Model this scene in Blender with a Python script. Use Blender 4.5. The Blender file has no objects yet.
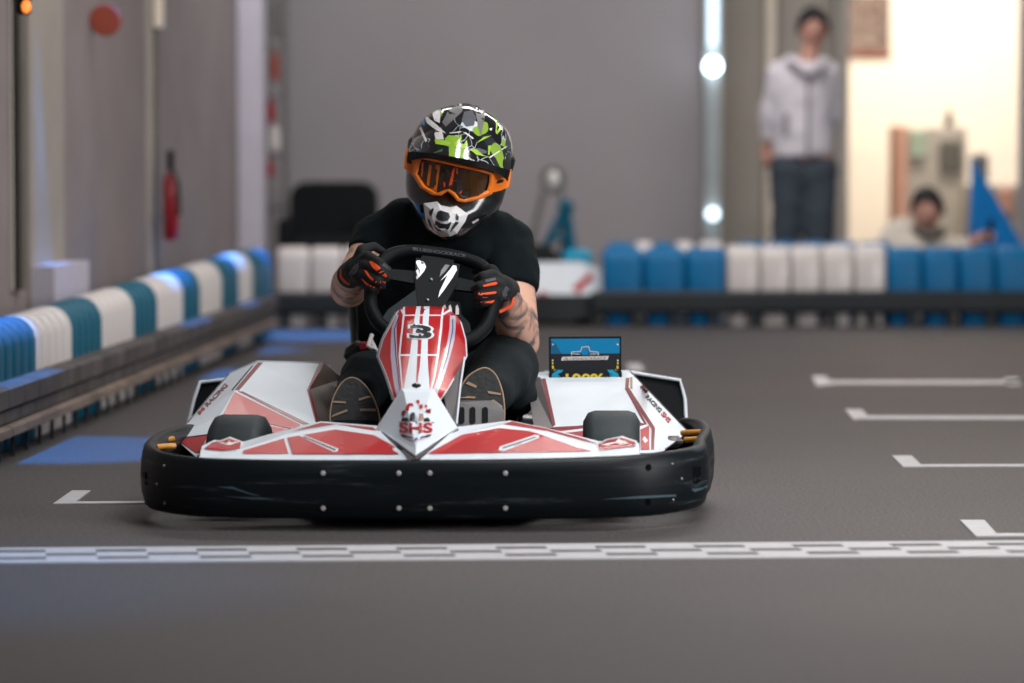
import bpy, bmesh, math, random
from mathutils import Vector, Matrix, noise, Euler
from mathutils.bvhtree import BVHTree
random.seed(7)
PI = math.pi
scene = bpy.context.scene
COL = scene.collection

# ------------------------------------------------------------------ camera
F = 3200.0; CAMH = 0.89; HORIZ = 165.0
TILT = math.atan((341.5 - HORIZ) / F)
CAM = Vector((0, 0, CAMH))
def ray(px, py):
    a = (px - 512) / F; b = -(py - 341.5) / F
    f = Vector((0, math.cos(TILT), -math.sin(TILT))); u = Vector((0, math.sin(TILT), math.cos(TILT)))
    return f + Vector((1, 0, 0)) * a + u * b
def P(px, py, d):
    r = ray(px, py)
    return CAM + r * (d / r.y)
def G(px, py, z=0.0):
    r = ray(px, py)
    return CAM + r * ((z - CAMH) / r.z)
cd = bpy.data.cameras.new('camera'); cam = bpy.data.objects.new('camera', cd); COL.objects.link(cam)
cam.location = CAM; cam.rotation_euler = (PI / 2 - TILT, 0, 0)
cd.sensor_width = 36; cd.lens = 36 * F / 1024
cd.dof.use_dof = True; cd.dof.focus_distance = 8.55; cd.dof.aperture_fstop = 1.8
scene.camera = cam
scene.view_settings.view_transform = 'Standard'
scene.view_settings.look = 'None'
scene.view_settings.exposure = 0.0
scene.view_settings.gamma = 1.0
scene.view_settings.use_curve_mapping = False

# --------------------------------------------------------------- materials
def lin(c):
    return tuple(((x / 255) / 12.92 if x / 255 <= .04045 else ((x / 255 + .055) / 1.055) ** 2.4) for x in c)
def mat(name, rgb, rough=.5, metal=0, coat=0, var=0, scale=8, bump=0, bscale=60, spec=.5, rgb2=None, stretch=None, cr=.08):
    m = bpy.data.materials.new(name); m.use_nodes = True
    nt = m.node_tree; b = nt.nodes['Principled BSDF']
    c = lin(rgb)
    b.inputs['Base Color'].default_value = (*c, 1)
    b.inputs['Roughness'].default_value = rough; b.inputs['Metallic'].default_value = metal
    b.inputs['Coat Weight'].default_value = coat; b.inputs['Coat Roughness'].default_value = cr
    b.inputs['Specular IOR Level'].default_value = spec
    tc = nt.nodes.new('ShaderNodeTexCoord'); src = tc.outputs['Object']
    if stretch:
        mp = nt.nodes.new('ShaderNodeMapping'); mp.inputs['Scale'].default_value = stretch
        nt.links.new(src, mp.inputs['Vector']); src = mp.outputs['Vector']
    n = nt.nodes.new('ShaderNodeTexNoise'); n.inputs['Scale'].default_value = scale; n.inputs['Detail'].default_value = 5
    nt.links.new(src, n.inputs['Vector'])
    r = nt.nodes.new('ShaderNodeValToRGB')
    v = var if var else .04
    c2 = lin(rgb2) if rgb2 else tuple(x * (1 + v) for x in c)
    c1 = c if rgb2 else tuple(x * (1 - v) for x in c)
    r.color_ramp.elements[0].color = (*c1, 1); r.color_ramp.elements[0].position = .35
    r.color_ramp.elements[1].color = (*c2, 1); r.color_ramp.elements[1].position = .65
    nt.links.new(n.outputs['Fac'], r.inputs['Fac']); nt.links.new(r.outputs['Color'], b.inputs['Base Color'])
    if bump:
        n2 = nt.nodes.new('ShaderNodeTexNoise'); n2.inputs['Scale'].default_value = bscale; n2.inputs['Detail'].default_value = 3
        nt.links.new(src, n2.inputs['Vector'])
        bp = nt.nodes.new('ShaderNodeBump'); bp.inputs['Strength'].default_value = bump; bp.inputs['Distance'].default_value = .01
        nt.links.new(n2.outputs['Fac'], bp.inputs['Height']); nt.links.new(bp.outputs['Normal'], b.inputs['Normal'])
    return m
def emis(name, rgb, s):
    m = mat(name, rgb); b = m.node_tree.nodes['Principled BSDF']
    b.inputs['Emission Color'].default_value = (*lin(rgb), 1); b.inputs['Emission Strength'].default_value = s
    return m
M = {}
M['white'] = mat('gloss_white_plastic', (210, 217, 224), .48, coat=.12, var=.03, cr=.35)
M['red'] = mat('gloss_red_film', (168, 22, 28), .36, coat=.22, var=.06, scale=5, cr=.15, spec=.35)
M['darkred'] = mat('dark_red_stripe', (120, 18, 28), .3, coat=.4)
M['silver'] = mat('silver_stripe', (176, 168, 190), .3, coat=.5)
M['dark'] = mat('dark_print', (28, 30, 36), .4)
M['black'] = mat('black_plastic', (11, 16, 19), .45, var=.2, bump=.05, spec=.35)
M['matblack'] = mat('matt_black', (7, 12, 15), .8, var=.2, spec=.25)
M['grey'] = mat('grey_panel', (104, 100, 100), .45, var=.1)
M['brown'] = mat('smoked_grey_side', (96, 84, 78), .35, coat=.4, var=.15)
M['steel'] = mat('brushed_steel', (150, 150, 150), .35, metal=.9, var=.1)
M['chrome'] = mat('bolt_metal', (200, 200, 196), .3, metal=.5)
M['gold'] = mat('amber_bracket', (206, 140, 44), .4, coat=.3, var=.15)
M['tyre'] = mat('tyre_rubber', (34, 43, 46), .62, var=.12, scale=20, bump=.1)
M['tan'] = mat('tan_rubber', (150, 122, 98), .6, var=.1)
M['sole'] = mat('shoe_sole', (24, 24, 26), .6, var=.15, bump=.2)
M['orange'] = mat('orange_plastic', (255, 132, 34), .3, coat=.3, var=.05)
M['gorange'] = mat('orange_print', (240, 82, 28), .5)
M['glove'] = mat('glove_fabric', (8, 11, 14), .85, var=.25, bump=.3, bscale=300)
M['gprint'] = mat('glove_grey_print', (72, 74, 80), .7)
M['shirt'] = mat('black_cotton', (5, 15, 18), .92, var=.2, scale=12, bump=.35, bscale=22, spec=.2)
M['trouser'] = mat('black_trouser_fabric', (10, 21, 25), .85, var=.2, scale=10, bump=.35, bscale=18, spec=.3)
M['blue'] = mat('blue_film', (10, 120, 168), .3, coat=.4)
M['cyan'] = mat('cyan_plastic', (30, 160, 200), .4)
M['yellow'] = mat('yellow_print', (225, 205, 60), .5)
M['lens_or'] = mat('painted_orange_reflection', (226, 118, 18), .3)  # orange lens reflections, painted as streaks of colour
M['mouth'] = mat('white_mouth_guard', (222, 222, 222), .35, coat=.3)
M['wallL'] = mat('painted_brick', (132, 123, 123), .85, var=.07, scale=3, bump=.25, bscale=9)
M['wallB'] = mat('grey_plaster', (154, 149, 152), .9, var=.05, scale=.8, bump=.05)
M['beige'] = mat('beige_plaster', (170, 163, 154), .9, var=.05, scale=1.5)
M['lav'] = mat('pale_lavender_paint', (190, 185, 198), .7, var=.03)
M['wood'] = mat('grey_brown_post', (104, 98, 90), .7, var=.1)
M['brightwall'] = mat('warm_white_wall', (245, 232, 215), .9, var=.02)
M['teal'] = mat('teal_barrier_plastic', (0, 88, 112), .45, var=.12, scale=6, spec=.3)
M['bblue'] = mat('blue_barrier_plastic', (0, 106, 160), .45, var=.1, scale=6, spec=.25)
M['bwhite'] = mat('white_barrier_plastic', (212, 206, 204), .38, var=.04, scale=6, coat=.2)
M['rail'] = mat('dusty_rubber', (112, 98, 90), .7, var=.3, scale=7, bump=.3, bscale=30, stretch=(1, .5, 3))
M['railtop'] = mat('dark_rubber', (74, 69, 68), .65, var=.3, scale=7, bump=.3, bscale=30)
M['railfar'] = mat('black_rubber', (20, 30, 36), .6, var=.25, scale=4, bump=.1)
M['linew'] = mat('white_road_paint', (186, 185, 188), .6, var=.06, scale=25)
M['lined'] = mat('dark_gap_paint', (70, 68, 72), .7, var=.1)
M['redx'] = mat('extinguisher_red', (150, 22, 34), .35, coat=.3)
M['terr'] = mat('terracotta_paint', (150, 66, 48), .8)
M['skin'] = mat('skin', (190, 136, 116), .55, var=.08, scale=12)
M['skinb'] = mat('skin_tone', (186, 138, 122), .6, var=.08)
M['hair'] = mat('black_hair', (24, 22, 24), .7, var=.3, scale=40, bump=.5)
M['jacket'] = mat('pale_grey_jacket', (208, 203, 210), .85, var=.05, bump=.3, bscale=10)
M['jgrey'] = mat('jacket_grey_trim', (140, 134, 140), .8)
M['slate'] = mat('slate_trousers', (54, 62, 72), .85, var=.1, bump=.3, bscale=10)
M['hoodie'] = mat('stone_hoodie', (214, 204, 192), .9, var=.08, bump=.3, bscale=10)
M['eye'] = mat('dark_eye', (30, 20, 18), .3)
M['lip'] = mat('lip', (150, 90, 84), .5)
M['pyr'] = mat('blue_painted_board', (0, 124, 200), .5, var=.05)
M['salmon'] = mat('salmon_paint', (216, 164, 140), .7)
M['cab'] = mat('cabinet_grey', (184, 174, 160), .6, var=.08)
M['green'] = mat('pale_green_print', (170, 186, 160), .7)

def floor_mat():
    m = mat('asphalt_floor', (92, 86, 86), .62, spec=.35)
    nt = m.node_tree; b = nt.nodes['Principled BSDF']
    tc = nt.nodes.new('ShaderNodeTexCoord')
    a = nt.nodes.new('ShaderNodeTexNoise'); a.inputs['Scale'].default_value = 110; a.inputs['Detail'].default_value = 4; a.inputs['Roughness'].default_value = .8
    c = nt.nodes.new('ShaderNodeTexNoise'); c.inputs['Scale'].default_value = .9; c.inputs['Detail'].default_value = 4
    nt.links.new(tc.outputs['Object'], a.inputs['Vector']); nt.links.new(tc.outputs['Object'], c.inputs['Vector'])
    r1 = nt.nodes.new('ShaderNodeValToRGB'); e = r1.color_ramp.elements
    e[0].position = .36; e[0].color = (*lin((40, 38, 41)), 1); e[1].position = .68; e[1].color = (*lin((102, 97, 97)), 1)
    nt.links.new(a.outputs['Fac'], r1.inputs['Fac'])
    r2 = nt.nodes.new('ShaderNodeValToRGB'); e = r2.color_ramp.elements
    e[0].position = .3; e[0].color = (.86, .86, .88, 1); e[1].position = .7; e[1].color = (1.08, 1.05, 1.03, 1)
    nt.links.new(c.outputs['Fac'], r2.inputs['Fac'])
    mx = nt.nodes.new('ShaderNodeMix'); mx.data_type = 'RGBA'; mx.blend_type = 'MULTIPLY'; mx.inputs[0].default_value = 1
    nt.links.new(r1.outputs['Color'], mx.inputs[6]); nt.links.new(r2.outputs['Color'], mx.inputs[7])
    nt.links.new(mx.outputs[2], b.inputs['Base Color'])
    bp = nt.nodes.new('ShaderNodeBump'); bp.inputs['Strength'].default_value = .35; bp.inputs['Distance'].default_value = .003
    nt.links.new(a.outputs['Fac'], bp.inputs['Height']); nt.links.new(bp.outputs['Normal'], b.inputs['Normal'])
    return m
M['floor'] = floor_mat()

def bumper_mat():
    m = mat('scuffed_black_bumper', (15, 24, 29), .42, spec=.25)
    nt = m.node_tree; b = nt.nodes['Principled BSDF']
    tc = nt.nodes.new('ShaderNodeTexCoord'); mp = nt.nodes.new('ShaderNodeMapping'); mp.inputs['Scale'].default_value = (2.2, 2.2, 26)
    nt.links.new(tc.outputs['Object'], mp.inputs['Vector'])
    n = nt.nodes.new('ShaderNodeTexNoise'); n.inputs['Scale'].default_value = 1.6; n.inputs['Detail'].default_value = 6; n.inputs['Roughness'].default_value = .62
    nt.links.new(mp.outputs['Vector'], n.inputs['Vector'])
    r = nt.nodes.new('ShaderNodeValToRGB'); e = r.color_ramp.elements
    e[0].position = .58; e[0].color = (*lin((5, 14, 19)), 1); e[1].position = .9; e[1].color = (*lin((84, 96, 100)), 1)
    nt.links.new(n.outputs['Fac'], r.inputs['Fac']); nt.links.new(r.outputs['Color'], b.inputs['Base Color'])
    r3 = nt.nodes.new('ShaderNodeMapRange'); r3.inputs[1].default_value = .3; r3.inputs[2].default_value = .7; r3.inputs[3].default_value = .3; r3.inputs[4].default_value = .55
    nt.links.new(n.outputs['Fac'], r3.inputs[0]); nt.links.new(r3.outputs[0], b.inputs['Roughness'])
    return m
M['bumper'] = bumper_mat()

def helmet_mat():
    m = mat('painted_helmet_graphics', (16, 18, 20), .12, coat=.9, spec=.6)
    nt = m.node_tree; b = nt.nodes['Principled BSDF']
    tc = nt.nodes.new('ShaderNodeTexCoord')
    mp = nt.nodes.new('ShaderNodeMapping'); mp.inputs['Scale'].default_value = (27, 14, 14); mp.inputs['Rotation'].default_value = (.3, .5, .2)
    nt.links.new(tc.outputs['Object'], mp.inputs['Vector'])
    d = nt.nodes.new('ShaderNodeTexNoise'); d.inputs['Scale'].default_value = 9
    nt.links.new(tc.outputs['Object'], d.inputs['Vector'])
    add = nt.nodes.new('ShaderNodeMix'); add.data_type = 'VECTOR'; add.inputs[0].default_value = .75
    sc = nt.nodes.new('ShaderNodeVectorMath'); sc.operation = 'SCALE'; sc.inputs['Scale'].default_value = 2.2
    nt.links.new(d.outputs['Color'], sc.inputs[0])
    ad = nt.nodes.new('ShaderNodeVectorMath'); ad.operation = 'ADD'
    nt.links.new(mp.outputs['Vector'], ad.inputs[0]); nt.links.new(sc.outputs[0], ad.inputs[1])
    nt.nodes.remove(add)
    v = nt.nodes.new('ShaderNodeTexVoronoi'); v.inputs['Scale'].default_value = 1.25
    nt.links.new(ad.outputs[0], v.inputs['Vector'])
    sep = nt.nodes.new('ShaderNodeSeparateColor'); nt.links.new(v.outputs['Color'], sep.inputs[0])
    r = nt.nodes.new('ShaderNodeValToRGB'); r.color_ramp.interpolation = 'CONSTANT'
    cols = [(0, (12, 14, 16)), (.30, (60, 64, 68)), (.40, (14, 15, 18)), (.58, (34, 38, 42)), (.72, (130, 165, 50)), (.80, (16, 18, 20)), (.90, (205, 212, 215)), (.96, (60, 90, 60))]
    e = r.color_ramp.elements
    e[0].position = 0; e[0].color = (*lin(cols[0][1]), 1); e[1].position = cols[1][0]; e[1].color = (*lin(cols[1][1]), 1)
    for p_, c_ in cols[2:]:
        x = e.new(p_); x.color = (*lin(c_), 1)
    nt.links.new(sep.outputs[0], r.inputs['Fac'])
    # thin pale scratches-like outlines of the shards
    v2 = nt.nodes.new('ShaderNodeTexVoronoi'); v2.feature = 'DISTANCE_TO_EDGE'; v2.inputs['Scale'].default_value = 1.25
    nt.links.new(ad.outputs[0], v2.inputs['Vector'])
    lt = nt.nodes.new('ShaderNodeMath'); lt.operation = 'LESS_THAN'; lt.inputs[1].default_value = .022
    nt.links.new(v2.outputs['Distance'], lt.inputs[0])
    n3 = nt.nodes.new('ShaderNodeTexNoise'); n3.inputs['Scale'].default_value = 14; nt.links.new(tc.outputs['Object'], n3.inputs['Vector'])
    gt = nt.nodes.new('ShaderNodeMath'); gt.operation = 'GREATER_THAN'; gt.inputs[1].default_value = .56; nt.links.new(n3.outputs['Fac'], gt.inputs[0])
    mu = nt.nodes.new('ShaderNodeMath'); mu.operation = 'MULTIPLY'; nt.links.new(lt.outputs[0], mu.inputs[0]); nt.links.new(gt.outputs[0], mu.inputs[1])
    mx = nt.nodes.new('ShaderNodeMix'); mx.data_type = 'RGBA'; mx.inputs[7].default_value = (*lin((170, 176, 178)), 1)
    nt.links.new(mu.outputs[0], mx.inputs[0]); nt.links.new(r.outputs['Color'], mx.inputs[6]); nt.links.new(mx.outputs[2], b.inputs['Base Color'])
    return m
M['helmet'] = helmet_mat()
M['hdark'] = mat('dark_gloss_shell', (12, 18, 20), .2, coat=.6, var=.5, scale=16, rgb2=(36, 42, 44))

def tattoo_skin():
    m = mat('tattooed_skin', (176, 132, 112), .55)
    nt = m.node_tree; b = nt.nodes['Principled BSDF']
    tc = nt.nodes.new('ShaderNodeTexCoord')
    n = nt.nodes.new('ShaderNodeTexNoise'); n.inputs['Scale'].default_value = 13; n.inputs['Detail'].default_value = 6; n.inputs['Distortion'].default_value = 1.6
    nt.links.new(tc.outputs['Object'], n.inputs['Vector'])
    r = nt.nodes.new('ShaderNodeValToRGB'); e = r.color_ramp.elements
    e[0].position = .36; e[0].color = (*lin((92, 84, 84)), 1); e[1].position = .53; e[1].color = (*lin((202, 156, 134)), 1)
    nt.links.new(n.outputs['Fac'], r.inputs['Fac'])
    # tattoos cover the arms only: distance from the spine line
    sx = nt.nodes.new('ShaderNodeSeparateXYZ'); nt.links.new(tc.outputs['Object'], sx.inputs[0])
    ab = nt.nodes.new('ShaderNodeMath'); ab.operation = 'ABSOLUTE'; nt.links.new(sx.outputs[0], ab.inputs[0])
    gt = nt.nodes.new('ShaderNodeMapRange'); gt.inputs[1].default_value = .13; gt.inputs[2].default_value = .16; nt.links.new(ab.outputs[0], gt.inputs[0])
    mx = nt.nodes.new('ShaderNodeMix'); mx.data_type = 'RGBA'; mx.inputs[6].default_value = (*lin((190, 140, 118)), 1)
    nt.links.new(gt.outputs[0], mx.inputs[0]); nt.links.new(r.outputs['Color'], mx.inputs[7]); nt.links.new(mx.outputs[2], b.inputs['Base Color'])
    return m
M['tattoo'] = tattoo_skin()
M['lens'] = mat('amber_mirror_lens', (52, 30, 14), .12, metal=.35, coat=.8, var=.4, scale=9, rgb2=(96, 60, 18), stretch=(3, 1, .3))

# ----------------------------------------------------------------- builders
class MB:
    """collects world-space polygons with a material slot each, then links ONE object"""
    def __init__(s): s.v = []; s.f = []; s.m = []; s.mats = []; s.sm = []
    def mi(s, m):
        if m not in s.mats: s.mats.append(m)
        return s.mats.index(m)
    def add(s, vs, fs, m, smooth=False):
        o = len(s.v); s.v += [Vector(x) for x in vs]; k = s.mi(m)
        for f in fs: s.f.append([o + i for i in f]); s.m.append(k); s.sm.append(smooth)
    def poly(s, pts, m):
        """polygon turned to face the camera"""
        pts = [Vector(p) for p in pts]
        n = Vector((0, 0, 0))
        for i in range(len(pts)):
            a, b = pts[i], pts[(i + 1) % len(pts)]; n += a.cross(b)
        if n.dot(pts[0] - CAM) > 0: pts.reverse()
        s.add(pts, [list(range(len(pts)))], m)
    def rings(s, rs, m, closed=True, cap0=True, cap1=True, smooth=True):
        n = len(rs[0]); vs = [p for r in rs for p in r]; fs = []
        for i in range(len(rs) - 1):
            for j in range(n if closed else n - 1):
                k = (j + 1) % n
                fs.append([i * n + j, i * n + k, (i + 1) * n + k, (i + 1) * n + j])
        s.add(vs, fs, m, smooth)
        if cap0: s.add(rs[0], [list(range(n))[::-1]], m)
        if cap1: s.add(rs[-1], [list(range(n))], m)
    def box(s, c, size, m, rot=None, bev=0):
        c = Vector(c); hx, hy, hz = [k / 2 for k in size]
        R = rot if rot is not None else Matrix.Identity(3)
        if bev:
            bev = min(bev, hx * .9, hy * .9, hz * .9)
            rs = []
            for z, ins in ((-hz, bev), (-hz + bev, 0), (hz - bev, 0), (hz, bev)):
                rs.append([c + R @ Vector((x, y, z)) for x, y in rrect(hx - ins, hy - ins, bev, 2)])
            s.rings(rs, m, smooth=False)
        else:
            rs = [[c + R @ Vector((x, y, z)) for x, y in ((-hx, -hy), (hx, -hy), (hx, hy), (-hx, hy))] for z in (-hz, hz)]
            s.rings(rs, m, smooth=False)
    def tube(s, pts, r, m, n=12, closed=False, squash=1, cap=True):
        pts = [Vector(p) for p in pts]; N = len(pts)
        rad = r if isinstance(r, (list, tuple)) else [r] * N
        rs = []; up = None
        for i, p in enumerate(pts):
            if closed: t = pts[(i + 1) % N] - pts[i - 1]
            else: t = pts[min(i + 1, N - 1)] - pts[max(i - 1, 0)]
            t.normalize()
            if up is None: up = Vector((0, 0, 1)) if abs(t.z) < .9 else Vector((1, 0, 0))
            a = t.cross(up).normalized(); b = a.cross(t).normalized(); up = b
            rs.append([p + (a * math.cos(k * 2 * PI / n) + b * math.sin(k * 2 * PI / n) * squash) * rad[i] for k in range(n)])
        if closed: rs.append(rs[0]); cap = False
        s.rings(rs, m, cap0=cap, cap1=cap)
    def sphere(s, c, r, m, nu=16, nv=10, rot=None):
        c = Vector(c); rr = r if isinstance(r, (list, tuple)) else (r, r, r)
        R = rot if rot is not None else Matrix.Identity(3)
        rs = []
        for i in range(nv + 1):
            th = PI * i / nv; q = max(math.sin(th), 1e-3)
            rs.append([c + R @ Vector((rr[0] * q * math.cos(2 * PI * j / nu), rr[1] * q * math.sin(2 * PI * j / nu), -rr[2] * math.cos(th))) for j in range(nu)])
        s.rings(rs, m)
    def prism(s, pts, vec, m):
        """pts: front polygon, vec: depth vector"""
        pts = [Vector(p) for p in pts]; vec = Vector(vec)
        n = Vector((0, 0, 0))
        for i in range(len(pts)): n += pts[i].cross(pts[(i + 1) % len(pts)])
        if n.dot(vec) < 0: pts.reverse()
        s.rings([pts, [p + vec for p in pts]], m, smooth=False)
    def prune(s):
        used = sorted({i for f in s.f for i in f}); mp = {o: n for n, o in enumerate(used)}
        s.v = [s.v[i] for i in used]; s.f = [[mp[i] for i in f] for f in s.f]
    def bvh(s): return BVHTree.FromPolygons(s.v, s.f)
    def decal(s, bv, px, m, eps=.0022, cuts=2, dflt=8.5):
        """flat patch given by photo outline, laid on the real surface bv"""
        bm = bmesh.new(); vs = [bm.verts.new((x, -y, 0)) for x, y in px]
        bm.faces.new(vs); bmesh.ops.triangulate(bm, faces=bm.faces[:])
        if cuts: bmesh.ops.subdivide_edges(bm, edges=bm.edges[:], cuts=cuts, use_grid_fill=True)
        bm.verts.index_update()
        out = [lay(bv, v.co.x, -v.co.y, eps, dflt, True) for v in bm.verts]
        fs = []
        for f in bm.faces:
            idx = [v.index for v in f.verts]
            if any(out[i] is None for i in idx): continue
            if (out[idx[1]] - out[idx[0]]).cross(out[idx[2]] - out[idx[0]]).dot(out[idx[0]] - CAM) > 0: idx.reverse()
            fs.append(idx)
        s.add([v if v is not None else out0 for v in out], fs, m) if (out0 := next((v for v in out if v is not None), None)) is not None else None
        s.prune(); bm.free()
    def text(s, bv, txt, org, u, v, size, m, eps=.0025, cx=True, dflt=8.5, bold=0, xs=1):
        """org, u, v in photo pixels: u = reading direction, v = up"""
        vs, fs = text_mesh(txt, bold)
        if not vs: return
        bm = bmesh.new(); bv_ = [bm.verts.new((x, y, 0)) for x, y in vs]
        for f in fs: bm.faces.new([bv_[i] for i in f])
        bmesh.ops.triangulate(bm, faces=bm.faces[:]); bmesh.ops.subdivide_edges(bm, edges=bm.edges[:], cuts=2, use_grid_fill=True); bm.verts.index_update()
        vs = [(v_.co.x, v_.co.y) for v_ in bm.verts]; fs = [[v_.index for v_ in f.verts] for f in bm.faces]; bm.free()
        x0 = min(a[0] for a in vs); x1 = max(a[0] for a in vs)
        sh = (x0 + x1) / 2 if cx else x0
        out = []
        for x, y in vs:
            X = (x - sh) * size * xs; Y = y * size
            out.append(lay(bv, org[0] + u[0] * X + v[0] * Y, org[1] + u[1] * X + v[1] * Y, eps, dflt))
        ff = []
        for f in fs:
            f = list(f)
            if (out[f[1]] - out[f[0]]).cross(out[f[2]] - out[f[0]]).dot(out[f[0]] - CAM) > 0: f.reverse()
            ff.append(f)
        s.add(out, ff, m)
    def build(s, name, parent=None, origin=None, solid=0, bevel=0, subsurf=0, auto=False):
        o0 = Vector(origin) if origin is not None else (Vector(parent['_o']) if parent and '_o' in parent else Vector((0, 0, 0)))
        me = bpy.data.meshes.new(name)
        me.from_pydata([v - o0 for v in s.v], [], s.f)
        for m in s.mats: me.materials.append(m)
        me.polygons.foreach_set('material_index', s.m); me.polygons.foreach_set('use_smooth', s.sm)
        me.update()
        o = bpy.data.objects.new(name, me); COL.objects.link(o)
        if parent: o.parent = parent; o['_o'] = list(o0)
        else: o.location = o0; o['_o'] = list(o0)
        if bevel:
            b = o.modifiers.new('bevel', 'BEVEL'); b.width = bevel; b.segments = 2; b.limit_method = 'ANGLE'
        if solid:
            b = o.modifiers.new('solid', 'SOLIDIFY'); b.thickness = solid; b.offset = -1
        if subsurf:
            b = o.modifiers.new('sub', 'SUBSURF'); b.levels = subsurf; b.render_levels = subsurf
        return o
def rrect(hx, hy, r, n=4):
    r = min(r, hx * .99, hy * .99); out = []
    for cx, cy, a0 in ((hx - r, hy - r, 0), (-hx + r, hy - r, PI / 2), (-hx + r, -hy + r, PI), (hx - r, -hy + r, 1.5 * PI)):
        for i in range(n + 1):
            a = a0 + PI / 2 * i / n; out.append((cx + r * math.cos(a), cy + r * math.sin(a)))
    return out
def lay(bv, px, py, eps, dflt, strict=False):
    r = ray(px, py).normalized()
    if bv is not None:
        hit = bv.ray_cast(CAM, r)
        if hit[0] is not None: return hit[0] - r * eps
        if strict: return None
    return P(px, py, dflt)
_tc = {}
def text_mesh(txt, bold=0):
    k = (txt, bold)
    if k in _tc: return _tc[k]
    cu = bpy.data.curves.new('t', 'FONT'); cu.body = txt; cu.size = 1; cu.offset = bold
    o = bpy.data.objects.new('t', cu); COL.objects.link(o)
    dg = bpy.context.evaluated_depsgraph_get()
    me = bpy.data.meshes.new_from_object(o.evaluated_get(dg))
    vs = [(v.co.x, v.co.y) for v in me.vertices]; fs = [list(p.vertices) for p in me.polygons]
    bpy.data.objects.remove(o); bpy.data.meshes.remove(me); bpy.data.curves.remove(cu)
    _tc[k] = (vs, fs); return vs, fs
def remesh(mb, voxel=.008, smooth=4, fac=.5, wr=0, wscale=8, seed=0):
    """fuses overlapping shapes of mb into one continuous surface; returns a new MB"""
    me = bpy.data.meshes.new('tmp'); me.from_pydata(mb.v, [], mb.f); me.update()
    bm = bmesh.new(); bm.from_mesh(me); bmesh.ops.remove_doubles(bm, verts=bm.verts, dist=1e-6); bmesh.ops.recalc_face_normals(bm, faces=bm.faces); bm.to_mesh(me); bm.free()
    o = bpy.data.objects.new('tmp', me); COL.objects.link(o)
    r = o.modifiers.new('r', 'REMESH'); r.mode = 'VOXEL'; r.voxel_size = voxel
    s_ = o.modifiers.new('s', 'SMOOTH'); s_.factor = fac; s_.iterations = smooth
    dg = bpy.context.evaluated_depsgraph_get(); ev = bpy.data.meshes.new_from_object(o.evaluated_get(dg))
    out = MB(); vs = []
    nor = [v.normal.copy() for v in ev.vertices]
    for v, n in zip(ev.vertices, nor):
        co = v.co.copy()
        if wr:
            q = co * wscale + Vector((seed, 0, 0))
            co += n * wr * (noise.noise(q) + .5 * noise.noise(q * 2.3))
        vs.append(co)
    out.add(vs, [list(p.vertices) for p in ev.polygons], mb.mats[0], True)
    bpy.data.objects.remove(o); bpy.data.meshes.remove(me); bpy.data.meshes.remove(ev)
    return out
def limb(mb, pts, rs, m, endcap=True, startcap=True):
    """tapering limb: balls at the joints, cones between"""
    pts = [Vector(p) for p in pts]
    for i in range(len(pts) - 1):
        a, b = pts[i], pts[i + 1]; t = (b - a).normalized()
        u = t.cross(Vector((0, 0, 1)) if abs(t.z) < .9 else Vector((1, 0, 0))).normalized(); w = t.cross(u)
        rr = []
        for q in range(5):
            k = q / 4; c = a.lerp(b, k); r = rs[i] * (1 - k) + rs[i + 1] * k
            rr.append([c + (u * math.cos(j * PI / 8) + w * math.sin(j * PI / 8)) * r for j in range(16)])
        mb.rings(rr, m)
    for i, p in enumerate(pts):
        if i == 0 and not startcap: continue
        if i == len(pts) - 1 and not endcap: continue
        mb.sphere(p, rs[i], m)
def catmull(pts, n=6, closed=False):
    out = []; N = len(pts); pts = [Vector(p) for p in pts]
    for i in range(N if closed else N - 1):
        p0 = pts[i - 1] if (closed or i > 0) else pts[0]
        p1 = pts[i]; p2 = pts[(i + 1) % N]; p3 = pts[(i + 2) % N] if (closed or i + 2 < N) else pts[-1]
        for k in range(n):
            t = k / n
            out.append(.5 * ((2 * p1) + (p2 - p0) * t + (2 * p0 - 5 * p1 + 4 * p2 - p3) * t * t + (3 * p1 - p0 - 3 * p2 + p3) * t ** 3))
    if not closed: out.append(pts[-1])
    return out
def tag(o, label=None, cat=None, group=None, kind=None):
    if label: o['label'] = label
    if cat: o['category'] = cat
    if group: o['group'] = group
    if kind: o['kind'] = kind
    return o
def thing(name, loc, label, cat, group=None):
    o = bpy.data.objects.new(name, None); COL.objects.link(o); o.location = Vector(loc); o.empty_display_size = .1
    o['_o'] = list(loc); return tag(o, label, cat, group)
class Plane:
    """plane through three pixel/depth points"""
    def __init__(s, *p):
        a, b, c = [P(*q) for q in p[:3]]; s.a = a; s.n = (b - a).cross(c - a).normalized()
    def __call__(s, px, py, eps=0):
        r = ray(px, py); t = (s.a - CAM).dot(s.n) / r.dot(s.n)
        return CAM + r * t - r.normalized() * eps
# ============================================================ THE SETTING
def struct(mb, name, **k):
    o = mb.build(name, **k); o['kind'] = 'structure'; return o
b = MB(); b.box((1, 13.5, -.05), (12, 25, .1), M['floor']); struct(b, 'floor')

# left wall runs nearly parallel to the barrier
def LW(d, off=0): return -2.44 + .0464 * d + off
def lwbox(b, d0, d1, z0, z1, out, m, th=.2):
    """a slab on the left wall between distances d0..d1, its face standing out by `out`"""
    fr = [(LW(d0) + out, d0), (LW(d1) + out, d1), (LW(d1) - th, d1), (LW(d0) - th, d0)]
    b.rings([[Vector((x, y, z)) for x, y in fr] for z in (z0, z1)], m, smooth=False)
def lwd(px, out=0):   # distance at which the wall face (standing out by `out`) shows at px
    return F * (-2.44 + out) / (px - 512 - F * .0464)
b = MB(); lwbox(b, 2.0, 18.35, 0, 4.2, 0, M['wallL']); struct(b, 'wall_left')
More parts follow.
